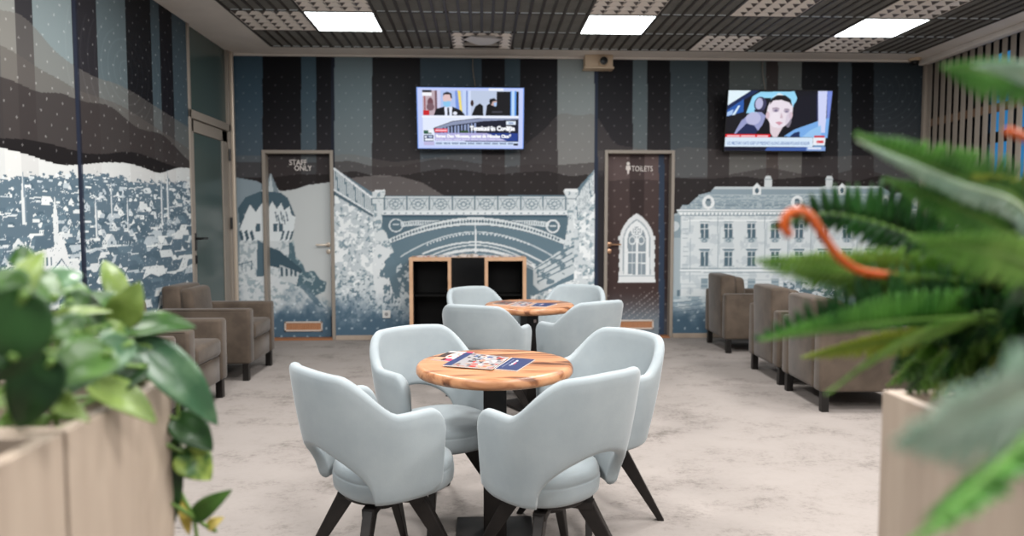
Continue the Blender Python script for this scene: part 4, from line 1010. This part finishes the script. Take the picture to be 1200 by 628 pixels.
CH = [(-.356, 2.435, .77, .64, None), (.228, 2.375, -.60, .80, 'pale blue tub chair nearest the camera on the right, its arched back gap facing out'),
      (-.19, 3.0, .58, -.82, 'pale blue tub chair behind the front table on the left, open towards the camera'),
      (.45, 2.905, -.82, -.57, 'pale blue tub chair behind the front table on the right, leg stretched out beside it'),
      (.045, 4.28, .42, .91, 'pale blue tub chair at the back table, near side, left'), (.585, 4.44, -.54, .84, 'pale blue tub chair at the back table, near side, right'),
      (.04, 5.04, .6, -.8, 'pale blue tub chair at the back table in front of the oak shelf unit'), (.625, 5.17, -.49, -.87, 'pale blue tub chair at the back table, far side, right')]
for x, y, fx, fy, lab in CH:
    rz = face(0, 0, fx, fy)
    if lab is None: ch = chair0; ch.location = (x, y, 0); ch.rotation_euler.z = rz
    else: ch = dup(chair0, (x, y, 0), rz, lab)
    T = T1 if y < 3.6 else T2; la = math.atan2(T[1]-y, T[0]-x) + PI/4 if (x, y) != (.45, 2.905) else -.16
    for c in ch.children:   # the leg star swivels under the seat
        if c.name.startswith(('leg', 'swivel')): c.rotation_euler.z = la - rz - PI/4

# ------------------------------------------------------------------ tables
def make_table(label):
    t = thing('round_table', label, 'table', (0, 0, 0), 0, 'round cafe tables'); R = .306
    obj('table_top', lathe(NB(), [(R-.03, .652), (R-.006, .660), (R-.0005, .668), (R, .674), (R-.001, .686), (R-.006, .695), (R-.012, .699), (R-.03, .700), (.1, .700), (.02, .700)], 96), M_top, t, smooth=True, angle=50)
    obj('mounting_plate', box(-.15, .15, -.15, .15,   .643, .6515, .002), M_blackp, t)
    obj('column', box(-.045, .045, -.045, .045, .018, .643, .003), M_blackl, t)
    obj('base_plate', box(-.155, .155, -.155, .155, 0, .018, .004), M_blackl, t)
    return t
ta = make_table('round wooden table with a black column, nearest the camera'); ta.location = (*T1, 0)
tb = dup(ta, (*T2, 0), .5, 'round wooden table with a black column, farther back by the shelf')
o = obj('sticker', box(.006, .026, -.0465, -.045, .575, .595), mat('sticker_pale', (190, 170, 165), .5)); o.parent = tb; o.rotation_euler.z = -.5 if False else 0

def booklet(name, pts_px, z, th, cover, label, group, text=None):
    """stapled booklet: four corners found on the table top, closed slab with a printed cover grid"""
    c = [at_z(u, v, z+th) for u, v in pts_px]; ctr = sum(c, Vector())/4; t = thing('magazine', label, 'magazine', (ctr.x, ctr.y, z), 0, group)
    q = [Vector((p.x-ctr.x, p.y-ctr.y, 0)) for p in c]
    bm = NB(); A = [bm.verts.new((p.x, p.y, .0)) for p in q]; B = [bm.verts.new((p.x, p.y, th-.0006)) for p in q]
    bm.faces.new(A); bm.faces.new(B[::-1])
    for k in range(4): bm.faces.new((A[k], A[(k+1) % 4], B[(k+1) % 4], B[k]))
    bmesh.ops.recalc_face_normals(bm, faces=bm.faces); obj('pages', bm, M_paper, t)
    nu, nv = 90, 70; s, r = np.meshgrid(np.linspace(0, 1, nu), np.linspace(0, 1, nv), indexing='ij'); s = s.ravel()[:, None]; r = r.ravel()[:, None]
    Q = np.array([[p.x, p.y] for p in q]); XY = (Q[0]*(1-s)+Q[1]*s)*(1-r) + (Q[3]*(1-s)+Q[2]*s)*r
    P = np.c_[XY, np.full(len(XY), th)]
    printed_grid('cover', P, nu, nv, cover(r[:, 0]*100, 100-s[:, 0]*100)*.86, amat('glossy_print', .5, .25), t)
    if text:
        for (st, x0, y0, w_, c_) in text:
            b = text_bm(st, .03, .001, 1.)
            hs = [v.co.y for v in b.verts]; hh = max(hs)-min(hs)
            ex = Q[1]-Q[0]; ey = Q[3]-Q[0]
            for v in b.verts:
                a = (x0 + v.co.x*w_)/100; d = (y0 - (v.co.y-min(hs))/hh*9)/100
                xy = Q[0] + ex*a + ey*d; v.co = Vector((xy[0], xy[1], th+.0006))
            bmesh.ops.recalc_face_normals(b, faces=b.faces); obj('cover_lettering', b, c_, t)
    return t
def collage(seed, band=None, title=None):
    def f(U, V):
        p = Paint(U, V, (158, 154, 155)); rng = random.Random(seed)
        for i in range(80):
            x, y = rng.uniform(0, 100), rng.uniform(0, 100); w, h = rng.uniform(5, 16), rng.uniform(4, 12)
            c = rng.choice([(60, 50, 52), (196, 60, 50), (226, 150, 120), (196, 188, 186), (70, 96, 136), (150, 110, 96), (40, 40, 48), (170, 140, 126), (196, 190, 188), (180, 60, 44), (90, 84, 86), (120, 118, 124)])
            if rng.random() < .45: p.ell(x, y, w*.5, h*.6, c)
            else: p.rect(x, y, x+w, y+h, c)
        if band: p.rect(band[0], 0, band[1], 100, (44, 58, 100))
        if title: p.rect(title[0]+2, 12, title[1]-2, 88, (232, 228, 226), .0)
        return p.c
    return f
def face_cover(U, V):
    p = Paint(U, V, (40, 30, 30)); p.rect(55, 0, 100, 100, (196, 60, 96)); p.rect(0, 70, 40, 100, (206, 150, 120)); p.ell(52, 45, 24, 34, (226, 196, 184)); p.ell(45, 58, 7, 9, (196, 30, 44)); p.rect(0, 0, 70, 14, (226, 210, 200)); p.rect(70, 60, 100, 80, (236, 226, 222)); p.ell(58, 30, 4, 5, (60, 40, 40)); p.ell(70, 40, 3, 4, (60, 40, 40)); p.rect(10, 20, 30, 60, (70, 52, 48)); return p.c
def navy(U, V):
    p = Paint(U, V, (46, 58, 98)); p.rect(0, 0, 4, 100, (214, 212, 210)); 
    for i in range(12): p.rect(18, 14+i*6, 22, 18+i*6, (180, 186, 204), .7)
    p.rect(46, 40, 52, 56, (206, 60, 84))
    for i in range(7): p.ell(40+(i%2)*3, 22+i*7, 4.5, 3.2, (226, 228, 236), r0=.45)
    return p.c
zt_ = .7017
g1 = 'magazines on the front table'
booklet('a', [(505, 420.5), (528, 411.5), (556, 412.5), (532, 423.5)], zt_-.0012, .004, face_cover, 'magazine with a dark haired face and pink panel on the front table', g1)
booklet('b', [(519, 427.5), (546, 413.0), (596, 418.5), (577, 431.8)], zt_+.003, .004, collage(4, (0, 17)), 'magazine with a collage of small photos and navy stripe on the front table', g1)
booklet('c', [(579.5, 431.8), (599.5, 418.8), (627, 421), (606, 434)], zt_-.0010, .004, navy, 'navy booklet with white lettering at the right end of the front table\'s magazines', g1, None)
g2 = 'magazines on the back table'
def dark_collage(U, V): return collage(9)(U, V)*np.array((.72, .66, .62))
booklet('d', [(577, 355.5), (590, 352.6), (606, 353.4), (594, 356.9)], zt_-.0012, .004, dark_collage, 'dark photo magazine at the left of the back table', g2)
booklet('e', [(597.5, 357.8), (609, 353.2), (626, 354.4), (614, 358.9)], zt_-.0012, .004, collage(12), 'pale photo magazine in the middle of the back table', g2)
booklet('f', [(621, 358.6), (629, 354.6), (653, 355.6), (640, 359.3)], zt_-.0012, .004, navy, 'navy booklet at the right of the back table', g2)

# ------------------------------------------------------------------ armchairs
def make_armchair(label, group):
    t = thing('armchair', label, 'armchair', (0, 0, 0), 0, group)   # faces +y, origin on the floor under its middle
    W, D = .335, .36
    for s in (-1, 1):
        a, b = sorted((s*W, s*(W-.115))); bm = box(a, b, -D, D, .135, .572, .022, 3)
        ar = obj('arm', bm, M_taupe, t, smooth=True, angle=50)
        bm = NB(); x = s*(W-.004)
        for zz in (.565,): tube(bm, [(x, -D+.02, zz), (x, D-.02, zz)], .005, 6)
        obj('piping', bm, M_taupe, ar, smooth=True)
    obj('base', box(-W+.116, W-.116, -D+.13, D-.012, .135, .315, .012, 2), M_taupe, t, smooth=True, angle=50)
    obj('seat_cushion', box(-W+.118, W-.118, -D+.15, D+.004, .317, .445, .032, 4), M_taupe, t, smooth=True, angle=60)
    bm = box(-W+.117, W-.117, -D+.001, -D+.15, .135, .745, .028, 3)
    for v in bm.verts:
        if v.co.z > .45: v.co.y -= (v.co.z-.45)*.05
    obj('backrest', bm, M_taupe, t, smooth=True, angle=60)
    bm = box(-W+.122, W-.122, -D+.151, -D+.25, .447, .725, .040, 4)
    for v in bm.verts: v.co.y -= (v.co.z-.45)*.10
    obj('back_cushion', bm, M_taupe, t, smooth=True, angle=60)
    for sx in (-1, 1):
        for sy in (-1, 1): obj('leg', box(sx*(W-.04)-.024, sx*(W-.04)+.024, sy*(D-.045)-.024, sy*(D-.045)+.024, 0, .134, .003), M_dleg, t)
    return t
ga = 'taupe armchairs along the walls'
AX = -2.19
am = make_armchair('taupe armchair in front of the green glazed door, farthest on the left side', ga); am.location = (AX-.005, 5.92, 0); am.rotation_euler.z = -PI/2
dup(am, (AX-.01, 4.78, 0), -PI/2, 'taupe armchair by the town mural, second from the glazed door')
dup(am, (AX-.01, 3.95, 0), -PI/2, 'taupe armchair mostly hidden behind the trailing plant, nearest on the left side')
dup(am, (2.685, 6.93, 0), -PI/2-.02, 'taupe armchair on the right nearest the back wall, seen from behind')
dup(am, (2.63, 5.58, 0), -PI/2-.04, 'taupe armchair in the middle of the right row, seen from behind')
dup(am, (2.585, 4.80, 0), -PI/2-.04, 'taupe armchair nearest the camera in the right row, behind the fern')

# ------------------------------------------------------------------ planters
PZ = 1.02
def planter(label, x0, x1, y0, y1, PZ=1.02):
    t = thing('planter_box', label, 'planter', ((x0+x1)/2, (y0+y1)/2, 0), 0, 'pale wooden planter boxes'); a, b = (x1-x0)/2, (y1-y0)/2; k = .018
    bm = NB()
    rbox(bm, -a, -a+k, -b, b, 0, PZ, .0015); rbox(bm, a-k, a, -b, b, 0, PZ, .0015); rbox(bm, -a+k, a-k, -b, -b+k, 0, PZ, .0015); rbox(bm, -a+k, a-k, b-k, b, 0, PZ, .0015); rbox(bm, -a+k, a-k, -b+k, b-k, .05, .08)
    obj('box', bm, M_maple, t)
    bm = NB(); bmesh.ops.create_grid(bm, x_segments=24, y_segments=24, size=1)
    for v in bm.verts: v.co = Vector((v.co.x*(a-k-.001), v.co.y*(b-k-.001), PZ-.06+.012*math.sin(v.co.x*19)*math.cos(v.co.y*23)))
    obj('soil', bm, M_soil, t, smooth=True)
    return t
planter('pale wooden planter box holding the trailing plant, the one whose far corner shows', -.74, -.44, .752, 1.0)
planter('pale wooden planter box at the lower left edge, nearest the camera', -.74, -.44, .45, .746)
planter('pale wooden planter box holding the fern at the right edge', .587, .89, .60, 1.0, .995)

# ------------------------------------------------------------------ plants
def leafmat(name, c1, c2, trans=.25, rough=.38, sc=14., st=(1, 1, 1)):
    m = nmat(name, c1, c2, sc, 3., rough, .4, .62, stretch=st, spec=.4)
    nt = m.node_tree; b = nt.nodes['Principled BSDF']; out = nt.nodes['Material Output']
    tr = nt.nodes.new('ShaderNodeBsdfTranslucent'); mx = nt.nodes.new('ShaderNodeMixShader'); mx.inputs[0].default_value = trans
    src = b.inputs['Base Color'].links[0].from_socket; nt.links.new(src, tr.inputs['Color'])
    nt.links.new(b.outputs[0], mx.inputs[1]); nt.links.new(tr.outputs[0], mx.inputs[2]); nt.links.new(mx.outputs[0], out.inputs[0])
    return m
LF = {'dark': leafmat('leaf_dark', (26, 56, 24), (42, 78, 34)), 'mid': leafmat('leaf_mid', (46, 82, 34), (76, 112, 46)), 'lime': leafmat('leaf_lime', (96, 120, 52), (128, 150, 76)),
      'teal': leafmat('leaf_teal', (58, 94, 66), (98, 130, 96), .2, .3), 'yellow': leafmat('leaf_yellow', (190, 170, 84), (206, 190, 120)), 'varie': leafmat('leaf_variegated', (46, 88, 30), (160, 180, 90), .25, .35, 30.)}
M_stem = mat('green_stem', (96, 126, 58), .5)
def px3(u, v, d): return at_y(u, v, d)
def pothos_leaf(bm, base, tip, width, nrm, droop=.18, fold=.22):
    """heart shaped leaf between base and tip"""
    base, tip = Vector(base), Vector(tip); ax = tip-base; L = ax.length; a = ax.normalized(); n = (Vector(nrm)-a*a.dot(Vector(nrm))).normalized(); s = a.cross(n)
    nu, nv = 12, 8; G = []
    for i in range(nu+1):
        t = i/nu; row = []
        w = width/2*(math.sin(PI*min(1, t*1.0)**.62)**.8 if 0 < t < 1 else 0)
        back = -.10*L*(1-t)**3
        for j in range(nv+1):
            k = -1+2*j/nv
            p = base + a*(t*L + back*abs(k)*(1 if t < .3 else 0)) + s*(w*k) + n*(fold*w*abs(k)**1.4 + droop*L*(math.sin(PI*t)*.6 - t*t*.35) - .06*w*math.sin(abs(k)*PI)*math.sin(t*9))
            row.append(bm.verts.new(p))
        G.append(row)
    for i in range(nu):
        for j in range(nv): bm.faces.new((G[i][j], G[i+1][j], G[i+1][j+1], G[i][j+1]))
    return bm
def solid(o, th):
    m = o.modifiers.new('thickness', 'SOLIDIFY'); m.thickness = th; m.offset = 0; return o
po = thing('trailing_pothos', 'bushy trailing plant with heart shaped leaves in the left planter', 'potted plant', (-.59, .876, PZ-.055))
po_o = Vector(po.location)
def to_local(bm, org):
    for v in bm.verts: v.co -= org
    return bm
root = Vector((-.60, .86, .97))
def add_leaf(ub, vb, ut, vt, dep, wpx, kind, face_cam=.6, dt=0., stem=True, droop=.15):
    b = px3(ub, vb, dep); t = px3(ut, vt, dep+dt); w = wpx*dep/FPX
    view = (Vector(_C)-(b+t)/2).normalized(); n = view*face_cam + Vector((.1, .1, 1))*(1-face_cam)
    bm = pothos_leaf(NB(), b, t, w, n, droop); lf = solid(obj('leaf', to_local(bm, po_o), LF[kind], po, smooth=True), .0008)
    if stem:
        r = root + Vector((random.uniform(-.08, .08), random.uniform(-.08, .06), -.01)); m = (r+b)/2 + Vector((0, 0, .05))
        tube_bm = tube(NB(), [p for p in spline([r, m, b, b+(t-b)*.12], 5)], .0028, 6); obj('leaf_stem', to_local(tube_bm, po_o), M_stem, lf, smooth=True)
    return lf
LV = [ # base px, tip px, depth, width px, kind, facing, depth change to the tip
    (26, 345, -8, 455, .60, 84, 'dark', .7, .0), (8, 360, 52, 292, .80, 34, 'lime', .6, .05), (20, 345, -14, 318, .75, 48, 'mid', .7, 0), (62, 352, 30, 312, .85, 34, 'mid', .6, .05),
    (40, 384, 132, 362, .86, 26, 'lime', .35, .03), (142, 352, 121, 303, 1.0, 26, 'lime', .7, .03), (140, 378, 164, 330, .95, 40, 'lime', .75, .0), (150, 386, 230, 381, .95, 38, 'mid', .5, .03),
    (126, 412, 52, 452, .74, 62, 'mid', .6, -.05), (150, 402, 84, 452, .80, 48, 'teal', .6, -.03), (108, 452, 186, 494, .84, 44, 'lime', .5, .02), (34, 462, 106, 492, .72, 36, 'lime', .5, .0), (-10, 470, 44, 480, .70, 26, 'lime', .5, 0),
    (166, 404, 258, 498, .95, 50, 'teal', .7, .03), (206, 490, 250, 528, 1.0, 40, 'dark', .75, 0), (214, 530, 248, 562, 1.0, 42, 'varie', .8, 0), (228, 606, 271, 574, 1.02, 24, 'mid', .8, 0), (204, 520, 199, 632, 1.0, 20, 'dark', .4, .02),
    (212, 585, 222, 628, 1.04, 14, 'yellow', .7, 0), (244, 618, 262, 606, 1.05, 14, 'yellow', .7, 0), (60, 335, 96, 318, .92, 34, 'teal', .5, .05), (80, 352, 128, 392, .95, 46, 'mid', .5, .05),
    (120, 420, 178, 442, .92, 40, 'dark', .4, .04), (60, 420, 20, 505, .66, 60, 'dark', .6, 0), (90, 392, 60, 372, .8, 40, 'mid', .6, 0), (170, 430, 120, 470, .88, 40, 'dark', .4, -.02), (16, 420, -30, 390, .6, 80, 'dark', .7, 0),
    (100, 372, 76, 322, .98, 30, 'mid', .5, .05), (18, 392, -20, 330, .66, 70, 'mid', .6, 0), (118, 384, 156, 392, .88, 20, 'varie', .7, 0), (70, 440, 30, 420, .72, 50, 'varie', .6, 0), (150, 372, 108, 340, .98, 30, 'mid', .5, .0),
    (36, 300, 8, 306, .86, 26, 'mid', .6, 0), (60, 462, 120, 440, .8, 40, 'dark', .4, .03), (10, 440, 62, 410, .74, 50, 'mid', .5, .03)]
for L in LV: add_leaf(*L)
bm = NB(); tube(bm, spline([root, px3(190, 440, .97), px3(208, 480, 1.0), px3(207, 560, 1.02), px3(226, 605, 1.02), px3(232, 640, 1.03)], 6), .003, 6)
obj('trailing_stem', to_local(bm, po_o), M_stem, po, smooth=True)

FM = {'dark': leafmat('fern_dark', (20, 52, 24), (40, 84, 36), .2, .35), 'mid': leafmat('fern_mid', (56, 106, 42), (88, 140, 58), .25, .35), 'light': leafmat('fern_light', (100, 146, 58), (138, 176, 86), .3, .4),
      'grey': leafmat('fern_pale', (158, 188, 168), (184, 208, 190), .25, .3), 'yellow': leafmat('fern_yellow', (140, 156, 52), (164, 176, 76), .3, .4)}
fe = thing('fern', 'large fern with long toothed fronds in the right planter', 'potted plant', (.74, .80, .945)); fe_o = Vector(fe.location)
def frond(pts, plen, kind, side=(0, 0, 1), up=.5, down=.5, dens=1., droop=.25, rach=.0028, tail=.16):
    """rachis through px points (u, v, distance); pinnae of length plen (m) on both sides"""
    R = spline([px3(*p) for p in pts], 14); d = [0]
    for a, b in zip(R, R[1:]): d.append(d[-1]+(b-a).length)
    Lt = d[-1]; bm = NB(); tube(bm, R, rach, 6, taper=[1.3-1.0*x/Lt for x in d]); rb = to_local(bm, fe_o)
    fr = obj('frond', rb, M_stemf if kind != 'grey' else M_stemp, fe, smooth=True)
    step = plen*.235/dens; n = int(Lt*(1-.02)/step); bl = NB(); D = np.array(d); XYZ = np.array([list(p) for p in R])
    for k in range(n+1):
        s = Lt*.02 + k*step; f = s/Lt
        p = Vector([np.interp(s, D, XYZ[:, c]) for c in range(3)]); q = Vector([np.interp(min(s+.004, Lt), D, XYZ[:, c]) for c in range(3)]); o_ = Vector([np.interp(max(s-.004, 0), D, XYZ[:, c]) for c in range(3)])
        t = (q-o_).normalized(); sv = Vector(side); sv = (sv - t*sv.dot(t)).normalized(); nrm = t.cross(sv)
        prof = min(1, .55+f*2.2) * (1 if f < 1-tail*2.6 else max(.10, ((1-f)/(tail*2.6))**.75))
        for sg, am in ((1, up), (-1, down)):
            if am <= 0: continue
            l = plen*am*2*prof*random.uniform(.92, 1.06)*.5*2; w = plen*.19*(.6+.4*prof)
            dirv = (sv*sg + t*.34 + nrm*random.uniform(-.12, .12)).normalized(); wv = t
            prev = None
            for i in range(5):
                u = i/4; c = p + dirv*(l*u) + Vector((0, 0, -droop*l*u*u)) ; ww = w*(.75+.5*u if u < .3 else (1-u)**.6*1.15)
                ww = max(ww, .0004); a = bl.verts.new(c - wv*ww + nrm*.0015*(1-u)); m_ = bl.verts.new(c + nrm*(-.002*(1-u))); b = bl.verts.new(c + wv*ww + nrm*.0015*(1-u))
                if prev: bl.faces.new((prev[0], a, m_, prev[1])); bl.faces.new((prev[1], m_, b, prev[2]))
                prev = (a, m_, b)
    solid(obj('pinnae', to_local(bl, fe_o), FM[kind], fr, smooth=True), .0005)
M_stemf = mat('fern_rachis', (104, 140, 66), .45); M_stemp = mat('fern_rachis_pale', (168, 190, 150), .45)
RT = [(1190, 360, .80), (1170, 352, .84), (1210, 372, .76), (1180, 375, .9)]
UPS = (.05, -.15, 1); 
# px: root -> tip
frond([(1215, 330, .80), (1200, 240, .72), (1120, 205, .66), (1005, 158, .62)], .034, 'mid', (0, -.5, 1), .55, .40, 1., .1)
frond([(1215, 350, .82), (1190, 282, .74), (1120, 243, .68), (1038, 210, .66)], .030, 'mid', (0, -.6, 1), .5, .5, 1., .1)
frond([(1190, 352, .86), (1140, 318, .82), (1060, 272, .80), (970, 250, .80), (902, 268, .80)], .046, 'dark', (0, -.2, 1), .62, .42, .9, .0)
frond([(1190, 352, .84), (1140, 330, .80), (1050, 316, .74), (960, 308, .70), (882, 305, .68)], .030, 'light', (0, -.45, 1), .55, .55, 1., .15)
frond([(1190, 356, .84), (1140, 336, .78), (1060, 326, .72), (970, 320, .70), (895, 312, .70)], .034, 'light', (0, -.8, .8), .2, .62, 1., .3)
frond([(1230, 320, .62), (1180, 300, .58), (1120, 288, .55), (1066, 278, .55)], .026, 'light', (0, -.6, 1), .5, .5, 1., .15)
frond([(1180, 372, .80), (1120, 370, .76), (1040, 374, .72), (960, 384, .69), (886, 398, .68)], .046, 'dark', (0, -.15, 1), .68, .14, .9, .0)
frond([(1180, 372, .80), (1120, 372, .75), (1050, 376, .71), (970, 386, .68), (890, 399, .67)], .036, 'mid', (0, -.3, 1), .5, .16, 1., .0)
frond([(1160, 385, .86), (1090, 392, .83), (1010, 404, .82), (938, 419, .82)], .024, 'yellow', (0, -.5, 1), .5, .5, 1., .2)
frond([(1150, 375, .76), (1090, 388, .70), (1030, 416, .66), (968, 462, .64)], .020, 'light', (0, -.7, .6), .5, .5, 1.2, .1)
frond([(1220, 110, .60), (1190, 92, .58), (1150, 84, .56), (1104, 78, .55)], .020, 'mid', (0, -.5, 1), .45, .5, 1.2, .2)
frond([(1245, 112, .56), (1205, 88, .54), (1175, 80, .53), (1140, 77, .53)], .012, 'grey', (0, -.7, .8), .5, .3, 1.2, .2)
frond([(1215, 336, .80), (1200, 248, .715), (1120, 213, .655), (1004, 164, .615)], .030, 'grey', (0, -.5, 1), .06, .30, 1.2, .1)
frond([(1290, 400, .36), (1220, 448, .33), (1140, 486, .32), (1050, 520, .32)], .040, 'grey', (0, -.6, 1), .6, .55, 1.9, .1)
frond([(1280, 440, .46), (1215, 505, .42), (1140, 575, .40), (1050, 650, .38)], .050, 'mid', (.5, -.5, .7), .5, .5, 1.6, .15)
frond([(1180, 300, .8), (1190, 250, .75), (1170, 220, .7), (1140, 205, .66)], .026, 'yellow', (.5, -.5, .6), .5, .5, 1., .2)
for (tu, tv, td, k, pl) in ((1090, 300, .92, 'dark', .04), (1120, 260, .95, 'dark', .04), (1060, 340, .90, 'mid', .036), (1070, 420, .80, 'light', .04), (1100, 440, .84, 'yellow', .038), (1150, 440, .78, 'dark', .045), (1200, 430, .74, 'dark', .045),
                              (1150, 250, .9, 'dark', .036), (1205, 280, .7, 'mid', .036), (1130, 345, .72, 'dark', .042), (1190, 330, .66, 'dark', .042), (1080, 392, .76, 'dark', .042), (1230, 250, .8, 'dark', .04), (1210, 400, .66, 'dark', .045), (1120, 410, .74, 'dark', .04), (1056, 448, .84, 'mid', .04), (1078, 458, .80, 'light', .04), (1105, 462, .76, 'mid', .045), (1140, 470, .72, 'dark', .05), (1185, 470, .70, 'mid', .05), (1040, 415, .86, 'mid', .036), (1040, 452, .90, 'light', .036), (1062, 462, .93, 'dark', .04), (1092, 470, .86, 'yellow', .04), (1120, 480, .90, 'dark', .045), (1046, 436, .95, 'dark', .04), (1150, 452, .86, 'mid', .045), (1090, 446, .74, 'dark', .045), (1160, 300, .74, 'dark', .04)):
    r = random.choice(RT); frond([r, ((r[0]+tu)/2, (r[1]+tv)/2-16, (r[2]+td)/2), (tu, tv, td)], pl, k, (random.uniform(-.3, .3), -.5, 1), .5, .5, 1., .25)
fst = NB()
for i in range(6):
    r = RT[i % 4]; tube(fst, spline([Vector((.70+.02*i, .80+.02*(i % 3), PZ-.06)), px3(r[0], r[1]+40, r[2]), px3(*r)], 5), .004, 6)
obj('stem_cluster', to_local(fst, fe_o), M_stem, fe, smooth=True)
M_or = nmat('orange_tube', (166, 66, 12), (188, 84, 24), 20., rough=.45)
oc = tube(NB(), spline([px3(1190, 420, .86), px3(1120, 348, .80), px3(1060, 326, .74), px3(1010, 318, .68), px3(982, 300, .66), px3(962, 272, .65), px3(950, 254, .65), px3(936, 247, .65), px3(922, 253, .65), px3(919, 266, .65), px3(926, 276, .65)], 8), .0042, 10)
tag(obj('orange_curl', oc, M_or, smooth=True), 'orange curled stem arching out of the fern towards the town hall mural', 'ornamental stem')
oc2 = tube(NB(), spline([px3(1240, 260, .72), px3(1222, 180, .64), px3(1204, 163, .62), px3(1182, 154, .60)], 8), .0042, 10)
tag(obj('orange_curl', oc2, M_or, smooth=True), 'short orange tip poking through the topmost fern frond at the right edge', 'ornamental stem')

# ------------------------------------------------------------------ light and camera
def area(name, x, y, s, e, c=(1, .985, .97)):
    l = bpy.data.lights.new(name, 'AREA'); l.shape = 'SQUARE'; l.size = s; l.energy = e; l.color = c
    o = bpy.data.objects.new(name, l); C.objects.link(o); o.location = (x, y, ZC-.01); return o
for j in (4, 7, 10, 13):
    for i in (1, 5, 9): area('ceiling_panel_light', GX+(i+.5)*TS, GY-(j+.5)*TS-.05, .55, 60)
w = bpy.data.worlds.new('world'); bpy.context.scene.world = w; w.use_nodes = True
w.node_tree.nodes['Background'].inputs[0].default_value = (.95, .97, 1, 1); w.node_tree.nodes['Background'].inputs[1].default_value = .44
cam = bpy.data.cameras.new('camera'); co = bpy.data.objects.new('camera', cam); C.objects.link(co)
cam.sensor_fit = 'HORIZONTAL'; cam.sensor_width = 36; cam.lens = FPX/1200*36; cam.clip_start = .02
co.location = Vector(_C); co.rotation_euler = (PI/2-PITCH, 0, -YAW)
cam.dof.use_dof = True; cam.dof.focus_distance = 2.9; cam.dof.aperture_fstop = 2.2
bpy.context.scene.camera = co
vs = bpy.context.scene.view_settings
vs.view_transform = 'Standard'; vs.look = 'None'; vs.exposure = 0.; vs.gamma = 1; vs.use_curve_mapping = False
